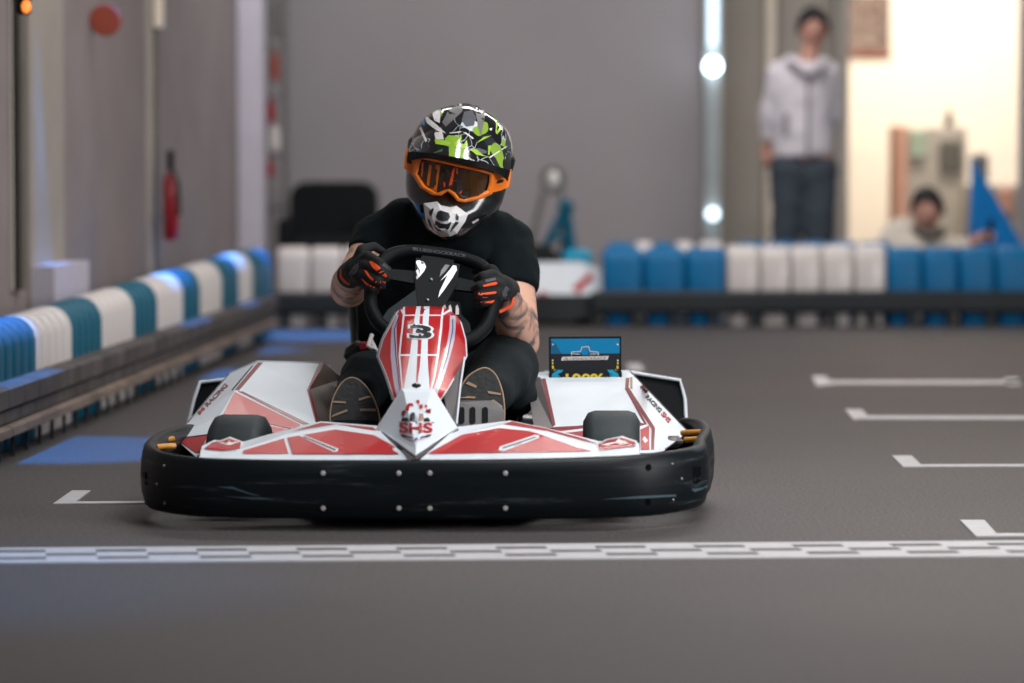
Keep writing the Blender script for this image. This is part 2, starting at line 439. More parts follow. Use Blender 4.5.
# pilasters and panels
b = MB(); lwbox(b, lwd(27, .0), lwd(62, 0), 0.0, 4.2, .012, mat('pale_grey_panel', (150, 143, 136), .9), .05); tag(struct(b, 'trim_1'), None)
b = MB(); lwbox(b, 12.35, 13.1, 0, .50, .10, M['lav'], .0); struct(b, 'trim_2')
b = MB(); lwbox(b, 12.03, 12.075, .42, 4.2, .018, M['matblack'], 0.0); lwbox(b, 12.08, 12.16, .42, 4.2, .034, M['wood'], 0); lwbox(b, 11.99, 12.02, .42, 4.2, .012, M['beige'], 0)
struct(b, 'trim_3')
b = MB(); d1 = lwd(152); lwbox(b, d1 + .02, d1 + .14, 0.2, 4.2, .016, M['wood'], 0); lwbox(b, d1 - .14, d1 + .01, 0.2, 4.2, .008, M['beige'], 0); struct(b, 'trim_4')
b = MB(); lwbox(b, d1 - .0, d1 + .12, 1.55, 4.2, .045, M['brightwall'], -.017)
o = b.build('conduit'); tag(o, 'white cable trunking running up the left brick wall', 'conduit')
# terracotta disc painted sign
dd = lwd(91); c = Vector((LW(dd), dd, .89 + 144 * dd / F)); b = MB()
ax = Vector((0, -1, 0)); tang = Vector((1, 0, 0)); c += Vector((.07, 0, 0))
rr = lambda r, o: [c + ax * o + tang * r * math.cos(a * PI / 16) + Vector((0, 0, 1)) * r * math.sin(a * PI / 16) for a in range(32)]
b.rings([rr(.068, .0), rr(.068, .012), rr(.06, .016)], M['terr'], smooth=False)
tag(b.build('round_sign'), 'reddish brown round sign high on the left brick wall', 'sign')
# pale column at the end of the left wall, back walls
b = MB(); b.box((P(252, 100, 18.6).x, 18.6, 2.1), (.14, .3, 4.2), M['lav']); struct(b, 'trim_5')
def wallpx(name, x0, x1, d, m, th=.2, z0=0, z1=4.2):
    b = MB(); X0 = (x0 - 512) / F * d; X1 = (x1 - 512) / F * d
    b.box(((X0 + X1) / 2, d + th / 2, (z0 + z1) / 2), (X1 - X0, th, z1 - z0), m); return struct(b, name)
wallpx('wall_back', 230, 702, 20.4, M['wallB'])
wallpx('wall_right', 700, 848, 20.9, M['beige'])
wallpx('trim_6', 836, 848, 20.6, M['beige'], .3)
wallpx('trim_7', 1019, 1062, 20.2, M['wallB'], .08)
wallpx('wall_far', 800, 1200, 24.0, M['brightwall'])
b = MB(); b.box((P(843, 0, 21.2).x, 22.55, 2.1), (.06, 2.7, 4.2), M['beige']); struct(b, 'wall_side')
# grey pipe against the beige wall
b = MB(); p = P(771, 10, 20.8); b.tube([(p.x, 20.8, 0), (p.x, 20.8, 4.0)], .035, M['brightwall'])
tag(b.build('wall_pipe'), 'slim white pipe running up the beige wall behind the standing man', 'pipe')
# glass-edge door frame with two round lamps
p = P(713, 0, 20.3); t = thing('door_frame', (p.x, 20.3, 0), 'glossy white door frame upright with two bright round lamps', 'door frame')
b = MB(); b.box((p.x, 20.3, 2.1), (.11, .08, 4.2), mat('pale_steel', (176, 184, 186), .4), bev=.02); b.build('upright', t)
for yy, r, s in ((66, .05, 9), (214, .038, 3)):
    q = P(713, yy, 20.2); b = MB()
    b.rings([[q + Vector((r * k * math.cos(a * PI / 12), y, r * k * math.sin(a * PI / 12))) for a in range(24)] for y, k in ((.05, 1), (.0, 1), (-.03, .7), (-.04, .2))], emis('lamp_glow_%d' % yy, (225, 245, 255), s))
    b.build('round_lamp', t)
b = MB(); q = P(713, 18, 20.23); b.box((q.x, 20.235, q.z + .2), (.06, .03, .75), emis('tube_glow', (215, 240, 255), 1.6), bev=.01); b.build('light_tube', t)

# ------------------------------------------------------------ floor marks
def mark(pts, name='floor_mark', m=None):
    b = MB(); q = [G(x, y, .0) for x, y in pts]
    b.prism([v + Vector((0, 0, .003)) for v in q], (0, 0, -.003), m or M['linew']); return b
def lmark(sq, line, label):
    b = mark(sq)
    for l in ([line] if not isinstance(line[0][0], (tuple, list)) else line):
        q = [G(x, y, .0) for x, y in l]; b.prism([v + Vector((0, 0, .0034)) for v in q], (0, 0, -.003), M['linew'])
    tag(b.build('grid_marking'), label, 'floor marking', 'white grid start marks painted on the track')
lmark([(960, 520.9), (984.3, 520.9), (999, 537.2), (976, 537.2)], [(990, 534.6), (1100, 534.2), (1100, 537), (990, 537.2)], 'white L-shaped grid mark nearest to the finish line at right')
lmark([(892, 456.3), (911.6, 456.3), (923, 467.2), (902.7, 467.2)], [(915, 465.3), (1100, 464.8), (1100, 466.8), (915, 467.2)], 'white L-shaped grid mark, second from the finish line at right')
lmark([(845, 410), (862, 410), (870, 419), (853.5, 420)], [(860, 416.4), (1100, 417), (1100, 419.8), (860, 419.6)], 'white L-shaped grid mark, third from the finish line at right')
lmark([(812, 376.5), (826, 376.5), (832, 385), (816.5, 386.4)], [[(825, 381.2), (1020, 381.2), (1020, 384.4), (825, 384.4)], [(1004, 378.6), (1018, 378.6), (1022, 386), (1007, 386)]], 'white grid mark farthest from the finish line, closed by a second square')
lmark([(72, 491.4), (90.5, 491.4), (73, 504.6), (53, 504.6)], [(70, 502.6), (230, 501.6), (230, 503.6), (70, 504.6)], 'white L-shaped grid mark at left of the kart')
tag(mark([(626, 364), (640, 364), (645, 371), (630, 371)]).build('grid_marking'), 'small faint white mark on the track just behind the racing kart', 'floor marking')

# finish line: white band with offset dark gaps
def FLp(u, v):       # u metres across, v 0..1 from far to near edge
    yl0, yl1, yr0, yr1 = 549.0, 563.8, 541.5, 557.0
    a = G(0, yl0), G(1024, yr0), G(0, yl1), G(1024, yr1)
    du = (a[1] - a[0]).length
    e0 = a[0].lerp(a[1], u / du); e1 = a[2].lerp(a[3], u / (a[3] - a[2]).length + 0)
    p = e0.lerp(e1, v); return p
L0 = (G(1024, 541.5) - G(0, 549)).length
fl = MB()
fl.prism([FLp(-.8, 0) + Vector((0, 0, .003)), FLp(L0 + .8, 0) + Vector((0, 0, .003)), FLp(L0 + .8, 1) + Vector((0, 0, .003)), FLp(-.8, 1) + Vector((0, 0, .003))], (0, 0, -.003), M['linew'])
seg = .1155
for i in range(-7, 30):
    u0 = -.012 + i * seg; u1 = u0 + seg
    for v0, v1 in (((.44, .56),) if i % 2 else ((.2, .32), (.68, .80))):
        q = [FLp(u0, v0), FLp(u1, v0), FLp(u1, v1), FLp(u0, v1)]
        fl.prism([v + Vector((0, 0, .0042)) for v in q], (0, 0, -.002), M['lined'])
tag(fl.build('finish_line'), 'white chequered finish line band painted across the track in front of the kart', 'floor marking')

# ----------------------------------------------------------- left barrier
ORD = ['first', 'second', 'third', 'fourth', 'fifth', 'sixth', 'seventh', 'eighth']
def BX(d): return -2.025 + .0464 * d
def block_mesh(name, m, w, D, h, foot=.8, rib=False):
    b = MB(); rs = []
    hw, hd = w / 2, D / 2
    for z, kx, ins in ((0, foot, .01), (.008, foot, 0), (.062, foot, 0), (.085, 1, 0), (h - .075, 1, 0), (h - .045, 1, .008), (h - .02, .97, .025), (h - .006, .9, .045), (h, .78, .065)):
        rs.append([Vector((x, y, z)) for x, y in rrect(hw * kx, hd - ins, min(.028, hw * .45), 4)])
    b.rings(rs, m)
    me_o = b.build(name); me = me_o.data; bpy.data.objects.remove(me_o); me.name = name
    return me
me_t = block_mesh('barrier_block', M['teal'], .126, .17, .40); me_w = block_mesh('barrier_block_white', M['bwhite'], .126, .17, .40)
bounds = [9.13, 9.76, 10.39, 11.03, 11.62, 12.33, 12.9, 13.6, 14.1, 14.8, 15.4, 15.9, 16.7]
ang = math.atan2(1, .0464)
for gi in range(1, len(bounds) - 1):
    d0, d1 = bounds[gi], bounds[gi + 1]; blue = gi % 2 == 1
    w = (d1 - d0) / 5
    for k in range(5):
        d = d0 + (k + .5) * w
        o = bpy.data.objects.new('barrier_block', me_t if blue else me_w); COL.objects.link(o)
        h = .40 if d < 10.5 else .40 + min(.055, (d - 10.5) * .0105)
        o.location = (BX(d) - .085, d, 0); o.rotation_euler = (0, 0, ang); o.scale = (w / .126 * .985, 1, h / .40)
        s = (gi - 1) // 2
        tag(o, "%s block %s from the near end of the left barrier's %s %s stretch" % ('teal' if blue else 'white', ORD[k], ('nearest', 'second nearest', 'third nearest', 'fourth nearest', 'fifth nearest', 'farthest')[s], 'teal' if blue else 'white'), 'barrier block', 'narrow blocks of the left track barrier')
# rubber rail in front of it
t = thing('rubber_rail', (BX(12.5) + .05, 12.5, 0), 'dusty rubber bumper rail of three stacked strips along the left barrier', 'rail')
def strip(z0, z1, out, m):
    b = MB(); d = 9.33
    while d < 16.25:
        d2 = min(d + .235, 16.3)
        prof = [(0, z0), (out * .8, z0), (out, z0 + .008), (out, z1 - .008), (out * .8, z1), (0, z1)]
        b.rings([[Vector((BX(q) + x, q, z)) for x, z in prof] for q in (d + .004, d2 - .004)], m, smooth=False)
        d += .235
    return b
strip(.155, .225, .075, M['railtop']).build('rubber_strip', t)
strip(.108, .158, .062, M['railtop']).build('rubber_strip', t)
strip(.070, .110, .085, M['rail']).build('rubber_strip', t)
d = 9.55
while d < 13.2:
    b = MB(); b.box((BX(d) + .045, d, .036), (.012, .012, .072), M['railfar'], bev=.003); b.build('post', t); d += .21

# ------------------------------------------------------------ far barrier
def far_block(x0, x1, d, kind, h, label, grp):
    X0 = (x0 - 512) / F * d; X1 = (x1 - 512) / F * d; w = X1 - X0
    key = kind; 
    if key not in FB: FB[key] = block_mesh('barrier_block_far', M[kind], .2, .22, .44, .84)
    o = bpy.data.objects.new('barrier_block', FB[key]); COL.objects.link(o)
    o.location = ((X0 + X1) / 2, d + .11, 0); o.scale = (w / .2 * .97, 1, h / .44)
    tag(o, label, 'barrier block', grp)
FB = {}
def word(i): return ORD[i]
xs = [602, 643.5, 686, 726]
for i in range(3): far_block(xs[i], xs[i + 1], 17.7, 'bblue', .43, 'blue barrier block, %s of three beside the parked kart' % word(i), 'front row of the far barrier')
xs = [726.5, 760, 791, 821.5, 854, 887]
for i in range(5): far_block(xs[i], xs[i + 1], 17.7, 'bwhite', .445, 'white barrier block before the standing person, %s of five from the left' % word(i), 'front row of the far barrier')
xs = [887.5, 923, 959.5, 996, 1033, 1070]
for i in range(5): far_block(xs[i], xs[i + 1], 17.7, 'bblue', .435, 'blue barrier block by the crouching person, %s from the white ones' % word(i), 'front row of the far barrier')
xs = [276, 309, 341, 373, 405, 437]
for i in range(5): far_block(xs[i], xs[i + 1], 17.55, 'bwhite', .44, 'white barrier block left of the driver, %s from the barrier corner' % word(i), 'white blocks left of the driver')
xs = [622, 651, 668, 700, 735]
for i, (a, c_, k) in enumerate(((608, 634, 'bblue'), (636, 653, 'bwhite'), (655, 674, 'bblue'), (676, 694, 'bwhite'), (699, 724, 'bwhite'))):
    far_block(a, c_, 18.15, k, .455 if k == 'bwhite' else .45, '%s rear-row block peeking over the three blue blocks, %s from the left' % ('white' if k == 'bwhite' else 'blue', word(i)), 'rear row of the far barrier')
for i, x in enumerate((738, 768, 799, 830, 862)):
    far_block(x, x + 30, 18.15, 'bblue', .455, 'blue rear-row block behind the white blocks, %s from the left' % word(i), 'rear row of the far barrier')
def farrail(x0, x1, d, label, extra=False):
    X0 = (x0 - 512) / F * d; X1 = (x1 - 512) / F * d
    t = thing('rubber_rail', ((X0 + X1) / 2, d, 0), label, 'rail')
    b = MB(); b.box(((X0 + X1) / 2, d - .03, .135), (X1 - X0, .06, .125), M['railfar'], bev=.02); b.build('rubber_strip', t)
    n = int((X1 - X0) / .21)
    for i in range(n + 1):
        b = MB(); b.box((X0 + .03 + i * (X1 - X0 - .06) / n, d - .03, .04), (.05, .04, .08), M['railfar'], bev=.005); b.build('rail_foot', t)
farrail(590, 1075, 17.69, 'black rubber rail along the foot of the far barrier at right')
farrail(243, 440, 17.54, 'black rubber rail below the white blocks behind the driver')

# -------------------------------------------------- things by the walls
dd = lwd(171, .1); t = thing('fire_extinguisher', (LW(dd) + .12, dd, .3), 'red fire extinguisher with a black top hanging on the left wall', 'fire extinguisher')
b = MB(); ex = LW(dd) + .10; z0 = .89 + (165 - 240) * dd / F; z1 = .89 + (165 - 172) * dd / F; ztop = .89 + (165 - 148) * dd / F
b.rings([[Vector((ex + r * math.cos(a * PI / 10), dd + r * math.sin(a * PI / 10), z)) for a in range(20)] for z, r in ((z0, .025), (z0 + .01, .038), (z1 - .05, .038), (z1 - .02, .03), (z1, .014))], M['redx'])
b.build('cylinder', t)
b = MB(); b.box((ex, dd, ztop - .06), (.03, .05, .10), M['matblack'], bev=.008); b.box((ex + .005, dd - .03, ztop - .02), (.016, .09, .02), M['matblack'], bev=.004); b.tube([(ex, dd - .03, ztop - .08), (ex + .04, dd - .05, z1 - .05), (ex + .045, dd - .03, z0 + .12)], .007, M['matblack']); b.build('valve', t)
b = MB(); b.box((ex + .036, dd - .01, (z0 + z1) / 2 + .05), (.006, .04, .12), M['bwhite'], bev=.002); b.build('paper_label', t)
b = MB(); b.box((ex - .06, dd, z0 + .1), (.12, .05, .02), M['steel']); b.build('wall_bracket', t)
# small orange lamp near the black post
q = P(24, 4, 10.6); t = thing('wall_light', (q.x - .02, 10.6, q.z), 'small orange lamp at the top of the dark post on the left', 'light')
b = MB(); b.box(q, (.045, .04, .07), M['matblack'], bev=.008); b.build('housing', t)
b = MB(); b.sphere(q + Vector((.012, -.03, -.01)), (.016, .012, .022), emis('amber_glow', (255, 140, 60), 1.2)); b.build('bulb', t)
# narrow rack between column and back wall
q = P(276, 250, 19.6); t = thing('storage_rack', (q.x, 19.6, 0), 'narrow wall rack with small orange, white and red items', 'rack')
b = MB()
for dx in (-.06, .06): b.box((q.x + dx, 19.6, 1.2), (.02, .2, 2.4), M['grey'], bev=.004)
for z in (.3, .62, .95, 1.3, 1.6, 2.0, 2.38): b.box((q.x, 19.6, z), (.12, .2, .015), M['grey'])
b.build('frame', t)
def item(px, py, w, h, m, label, cat, name):
    c = P(px, py, 19.5); bb = MB(); bb.box(c, (w, .08, h), m, bev=.012); bb.rings([[c + Vector((w * .3 * math.cos(a * PI / 6), .03 * math.sin(a * PI / 6), h / 2 + z)) for a in range(12)] for z in (0, .02)], m); tag(bb.build(name), label, cat)
item(275, 68, .05, .16, M['terr'], 'orange brown box on the rack near the back wall', 'box', 'storage_box')
item(271, 113, .05, .12, M['redx'], 'small red bottle on the rack near the back wall', 'bottle', 'spray_bottle')
item(275, 140, .06, .14, M['bwhite'], 'white canister on the rack near the back wall', 'canister', 'canister')
item(270, 170, .05, .09, M['redx'], 'low red tin on the lower shelf of the rack', 'tin', 'tin')
item(278, 20, .07, .22, M['grey'], 'grey container on the upper shelf of the rack', 'container', 'container')
# armchair behind the barrier
q = P(334, 250, 19.2); t = thing('armchair', (q.x, 19.2, 0), 'dark round-backed armchair against the grey back wall', 'armchair')
b = MB(); cz = .79; 
rs = []
for y, k in ((0, .94), (.02, 1), (.09, 1), (.11, .94)):
    rs.append([Vector((q.x + x * k, 19.3 + y - .1, .52 + z * k)) for x, z in rrect(.265, .27, .10, 6)])
b.rings(rs, M['matblack']); b.build('backrest', t)
b = MB(); b.box((q.x, 19.0, .40), (.5, .46, .14), M['matblack'], bev=.04); b.build('seat', t)
for sx in (-1, 1):
    b = MB(); b.box((q.x + sx * .27, 19.0, .48), (.08, .46, .2), M['matblack'], bev=.03); b.build('armrest', t)
    for sy in (-1, 1):
        b = MB(); b.tube([(q.x + sx * .2, 19.0 + sy * .18, .34), (q.x + sx * .22, 19.0 + sy * .2, 0)], [.02, .012], M['matblack']); b.build('leg', t)
# blue A-frame trolley with grey hoop
q = P(556, 250, 19.0); t = thing('kart_trolley', (q.x, 19.0, 0), 'blue A-frame trolley with a grey hoop handle behind the parked kart', 'trolley')
def pt(px, py, d=19.0): return P(px, py, d)
b = MB(); z0 = .02
for a, c_ in (((566, 207), (538, 262)), ((566, 207), (574, 262))):
    A = pt(*a); B = pt(*c_); D = (B - A); B2 = A + D * ((A.z - .03) / (A.z - B.z)) ; b.tube([A, B2], .028, M['teal'], n=8)
b.sphere(pt(566, 207), .05, M['teal']); b.tube([pt(551, 238), pt(572, 238)], .018, M['teal']); b.tube([pt(566, 215, 19), pt(556, 240, 19.3) - Vector((0, 0, .55))], .02, M['teal'])
b.build('frame', t)
b = MB(); c0 = pt(553, 180); ring = [c0 + Vector((.062 * math.cos(a * PI / 12), 0, .072 * math.sin(a * PI / 12))) for a in range(24)]
b.tube(ring, .016, M['grey'], closed=True); b.tube([pt(544, 188), pt(530, 250)], .018, M['grey']); b.tube([pt(560, 188), pt(566, 207)], .016, M['grey'])
b.build('hoop_handle', t)
b = MB(); b.sphere(c0, (.045, .015, .052), M['chrome']); b.build('round_plate', t)
b = MB(); c0 = pt(577, 252, 18.9); b.box((c0.x, 18.9, .33), (.18, .12, .12), M['cyan'], bev=.03); b.box((c0.x, 18.95, .14), (.1, .1, .28), M['matblack']); b.build('toolbox', t)

# parked kart in the gap of the barrier
q = P(556, 320, 17.9); t = thing('go_kart', (q.x, 17.9, 0), 'white and red go-kart parked in the gap of the far barrier', 'go-kart')
b = MB(); X = q.x
pth = catmull([(X - .62, 18.6, 0), (X - .60, 17.95, 0), (X - .5, 17.7, 0), (X - .2, 17.62, 0), (X + .1, 17.62, 0), (X + .22, 17.7, 0), (X + .27, 17.95, 0), (X + .27, 18.6, 0)], 5)
b.rings([[Vector((p.x, p.y, z)) for z in (.045, .175)] + [Vector((p.x, p.y + .04, z)) for z in (.175, .045)] for p in pth], M['railfar'], smooth=False)
b.build('bumper', t)
b = MB()
b.add([P(500, 300, 17.75), P(603, 300, 17.75), P(600, 270, 17.95), P(583, 262, 18.1), P(540, 262, 18.15), P(500, 270, 18.0), Vector((X - .4, 18.4, .15)), Vector((X + .25, 18.4, .15))],
      [[0, 1, 2, 3, 4, 5], [3, 2, 7], [2, 1, 7], [4, 3, 7, 6], [5, 4, 6], [0, 5, 6], [1, 0, 6, 7]], M['white'])
bv = b.bvh(); b.decal(bv, [(572, 288), (590, 272), (594, 276), (578, 294)], M['red'], cuts=0); b.decal(bv, [(540, 290), (552, 296), (545, 299), (538, 297)], M['red'], cuts=0); b.build('nose_fairing', t)
for sx in (-.45, .16):
    b = MB(); b.rings([[Vector((X + sx + x, 18.15 + r * math.cos(a * PI / 10), .12 + r * math.sin(a * PI / 10))) for a in range(20)] for x, r in ((-.06, .09), (-.05, .12), (.05, .12), (.06, .09))], M['tyre']); b.build('tyre', t)
b = MB(); b.box((X - .15, 18.7, .25), (.4, .4, .35), M['matblack'], bev=.08); b.build('seat', t)
# the two amber tyres/pads under the left far rail
# ---------------------------------------------------- bright room contents
q = P(932, 240, 21.5); t = thing('display_cabinet', (q.x, 21.5, 0), 'grey display cabinet with salmon side in the bright room', 'cabinet')
def pbox(b, x0, y0, x1, y1, d, th, m, zb=None, bev=.01):
    A = P(x0, y0, d); B = P(x1, y1, d); z0 = B.z if zb is None else zb
    b.box(((A.x + B.x) / 2, d + th / 2, (A.z + z0) / 2), (abs(B.x - A.x), th, A.z - z0), m, bev=bev)
b = MB(); pbox(b, 906, 127, 966, 230, 21.5, .4, M['cab'], 0); b.build('body', t)
b = MB(); pbox(b, 897, 125, 907, 230, 21.45, .45, M['salmon'], 0); b.build('side_panel', t)
b = MB(); pbox(b, 910, 130, 926, 158, 21.47, .03, M['green']); b.build('pinned_leaflet', t)
b = MB(); pbox(b, 940, 140, 962, 172, 21.47, .03, M['wood']); b.build('picture', t)
b = MB(); c0 = P(949, 127, 21.6)
b.rings([[c0 + Vector((r * math.cos(a * PI / 8), r * math.sin(a * PI / 8), z)) for a in range(16)] for z, r in ((0, .03), (.05, .028), (.09, .012), (.13, .01))], M['matblack']); tag(b.build('dark_bottle'), 'small dark bottle standing on the display cabinet', 'bottle')
b = MB(); pbox(b, 974, 153, 989, 184, 21.2, .2, M['grey'], None, .02); tag(b.build('speaker_box'), 'dark grey box on the low counter behind the blue pyramid', 'box')
t = thing('counter', (P(1000, 220, 21.2).x, 21.2, 0), 'low beige counter in the bright room at right', 'counter')
b = MB(); pbox(b, 968, 184, 1040, 260, 21.1, .35, M['cab'], 0); b.build('body', t)
b = MB(); pbox(b, 999, 188, 1013, 214, 21.07, .03, M['salmon']); b.build('drawer_front', t)
t = thing('poster', P(869, 24, 23.9), 'brown patterned poster on the bright white wall', 'poster')
A, B = P(850, -6, 23.95), P(890, 52, 23.95)
pm = mat('poster_print', (84, 64, 54), .7, var=.5, scale=16, rgb2=(140, 122, 112))
b = MB(); b.box(((A.x + B.x) / 2, 23.96, (A.z + B.z) / 2), (B.x - A.x, .03, A.z - B.z), pm); b.build('print', t)
b = MB(); b.box(((A.x + B.x) / 2, 23.965, B.z - .01), (B.x - A.x + .02, .05, .02), M['terr']); b.build('bottom_rail', t)

# blue pyramid board
t = thing('pyramid_board', P(985, 240, 18.6), 'tall blue pyramid-shaped board behind the far barrier at right', 'board')
ap = P(972, 155, 18.75); z_ = 0
bl = Vector((P(962, 250, 18.75).x, 18.75, 0)); bf = Vector((P(973, 250, 18.45).x, 18.45, 0)); br = Vector((P(1048, 300, 18.75).x + .1, 18.75, 0)); bb_ = Vector((P(1000, 300, 18.9).x, 19.1, 0))
b = MB(); b.add([ap, bl, bf, br, bb_], [[0, 1, 2], [0, 2, 3], [0, 3, 4], [0, 4, 1], [1, 4, 3, 2]], M['pyr']); b.build('board', t, bevel=.006)
# ================================================================ GO-KART
def K(x, y, z): return Vector((-.235 + x + .026 * y, 7.75 + y - .026 * x, z))
kart = thing('go_kart', K(0, .95, 0), 'white and red racing kart number 3 with black wraparound bumper, nearing the finish line', 'go-kart')
# --- bumper
bp = [(-.45, .015, .174, .030), (-.56, .05, .176, .030), (-.655, .14, .183, .033), (-.70, .30, .194, .034), (-.69, .58, .20, .045), (-.655, .80, .195, .05), (-.645, 1.0, .15, .05), (-.66, 1.5, .13, .05), (-.62, 1.8, .13, .05), (-.50, 1.92, .14, .05),
      (0, 1.95, .14, .05), (.5, 1.92, .14, .05), (.62, 1.8, .13, .05), (.68, 1.5, .13, .05), (.64, 1.08, .14, .05), (.675, .88, .205, .05), (.722, .74, .216, .050), (.735, .56, .209, .046), (.715, .38, .198, .040), (.70, .22, .192, .038), (.60, .09, .186, .032), (.47, .03, .181, .030), (.2, .0, .176, .029), (-.2, .0, .173, .029)]
cp = catmull([Vector((a, b_, c)) for a, b_, c, d in bp], 6, True); cz = catmull([Vector((a, b_, d)) for a, b_, c, d in bp], 6, True)
N = len(cp); rs = []
for i in range(N):
    t_ = (cp[(i + 1) % N] - cp[i - 1]); t_.z = 0; t_.normalize(); n_ = Vector((t_.y, -t_.x, 0))
    zt = cp[i].z; zb = cz[i].z; h = zt - zb; c = cp[i]
    if (c - Vector((0, .95, 0))).dot(n_) < 0: n_ = -n_
    prof = [(-.006, 0), (.002, .008), (.010, h * .25), (.012, h * .5), (.010, h * .75), (.004, h - .010), (-.003, h - .002), (-.012, h), (-.022, h - .003), (-.027, h - .012), (-.027, .01)]
    rs.append([K(c.x + n_.x * o, c.y + n_.y * o, zb + z) for o, z in prof])
rs.append(rs[0])
b = MB(); b.rings(rs, M['bumper'], cap0=False, cap1=False)
bmb = b; bv = b.bvh()
bumper = b.build('bumper', kart)
b = MB()
for x in (323, 398.7, 429.7, 505.3):
    for y in (473.3, 508.3):
        c = lay(bv, x, y, 0, 7.75); n_ = (CAM - c).normalized(); R = n_.to_track_quat('Z', 'Y').to_matrix()
        bb = MB(); bb.rings([[c + R @ Vector((r * math.cos(a * PI / 8), r * math.sin(a * PI / 8), z)) for a in range(16)] for z, r in ((-.004, .0065), (.002, .0065), (.004, .0045))], M['chrome']); bb.build('bolt', bumper)
for x, y, r in ((672, 464, .003), (673, 500, .003), (681.5, 479, .003), (164, 466, .003), (157, 484, .003), (165, 503, .003)):
    c = lay(bv, x, y, 0, 7.9); bb = MB(); bb.sphere(c, (.004, .004, .004), M['steel'], 8, 6); bb.build('rivet', bumper)
hm = mat('hole_dark', (4, 5, 7), .9, spec=.1)
for x, y in ((648.5, 467.5), (648, 502)):
    hb = MB(); hb.decal(bv, [(x + 3.2 * math.cos(a * PI / 6), y + 3.6 * math.sin(a * PI / 6)) for a in range(12)], hm, cuts=0, eps=.001); hb.build('mounting_hole', bumper)
for q in ([(693, 467), (701, 466.5), (701, 481), (697, 484), (693, 483)], [(143, 472), (147, 472), (148.5, 485), (144, 485)]):
    hb = MB(); hb.decal(bv, q, hm, cuts=1, eps=.001); hb.build('bumper_slot', bumper)
# scuffs on the bumper face (worn streaks)
sm = mat('scuff_streak', (60, 82, 92), .5)
for q in ([(216, 487), (232, 489), (252, 495), (262, 496.5), (250, 493), (232, 486.5)], [(222, 496), (250, 499), (275, 499.5), (262, 497.6), (240, 497)], [(600, 499.5), (640, 496), (676, 494.5), (676, 496.5), (640, 498.5)], [(691, 489), (703, 487.5), (708, 484), (707, 488), (695, 492)]):
    sc = MB(); sc.decal(bv, q, sm, cuts=2, eps=.0012); sc.build('scuff_mark', bumper)

# --- front fairing: two wings, each a front face, a ridge and a top face
def wing(name, FR, RG, RR, decals, dz):
    """FR, RG, RR: lists of (px,py,d) along front edge, ridge and rear edge"""
    b = MB()
    fr = [P(*p) for p in FR]; rg = [P(*p) for p in RG]; rr = [P(*p) for p in RR]
    n = len(fr)
    low = [v + Vector((0, .012, -.03)) for v in fr]; back = [v + Vector((0, .02, -.05)) for v in rr]
    for A, B in ((low, fr), (fr, rg), (rg, rr), (rr, back), (back, low)):
        for i in range(n - 1):
            b.add([A[i], A[i + 1], B[i + 1], B[i]], [[0, 1, 2], [0, 2, 3]], M['white'])
    for i in (0, n - 1): b.add([low[i], fr[i], rg[i], rr[i], back[i]], [[0, 1, 2, 3, 4]], M['white'])
    bv = b.bvh()
    for k_, (m, q) in enumerate(decals): b.decal(bv, q, M[m], cuts=12, eps=.0045 + .0006 * k_, dflt=7.9)
    return b.build(name, kart)
wing('front_fairing',
     [(199, 458, 7.83), (242, 459.5, 7.81), (290, 460.5, 7.80), (345, 461, 7.79), (412, 461.5, 7.78)],
     [(202, 446, 7.86), (240, 449.5, 7.865), (286, 434.5, 7.95), (337, 426.5, 7.97), (384, 437, 7.88)],
     [(214, 440, 8.0), (244, 441.5, 8.0), (268, 434.5, 8.05), (321, 421.3, 8.1), (377, 425.7, 8.0)],
     [('red', [(204, 448.5), (212, 442.5), (229.6, 437.6), (241, 442), (240, 448.8), (222, 450.5)]),
      ('red', [(243, 450.5), (284, 438.2), (288.5, 453.3), (243, 453.6)]),
      ('red', [(287.5, 437.5), (335, 429.3), (374, 435), (408.5, 453.8), (292.5, 453.8)]),
      ('red', [(292, 431.3), (321, 422.5), (373, 427), (376, 430.5), (336, 424)]),
      ('white', [(299, 435.6), (303.5, 435), (338.5, 448.8), (337.5, 451.5), (333.5, 451.8)]),
      ('dark', [(302, 436.6), (305, 436.4), (336.6, 449.4), (335, 450.8)])], 0)
wing('front_fairing',
     [(418, 461.5, 7.78), (470, 461, 7.79), (540, 459.5, 7.80), (600, 457.5, 7.83), (640, 455.5, 7.86)],
     [(446, 437, 7.88), (500, 425, 7.97), (548, 434.5, 7.97), (596, 447, 7.90), (639, 443.5, 7.90)],
     [(457, 427, 8.0), (510, 420.5, 8.1), (545, 427.5, 8.08), (598, 441, 8.03), (636, 441.5, 8.02)],
     [('red', [(427.5, 453.6), (462, 434.5), (499, 428), (531, 431), (577, 447.5), (592, 451), (560, 451.8)]),
      ('red', [(503, 424), (512, 421.3), (545, 428), (585, 438.8), (598, 444.2), (583, 440.8), (548, 431)]),
      ('red', [(598, 444.5), (606, 440), (620, 436.8), (635, 441.3), (635.5, 445.8), (600, 450)]),
      ('white', [(498.5, 450), (500, 446.5), (535, 434.8), (539, 435.2), (539, 438), (504, 451)]),
      ('dark', [(502, 449), (503, 447.2), (535.5, 436.4), (536.5, 437.3)])], 0)
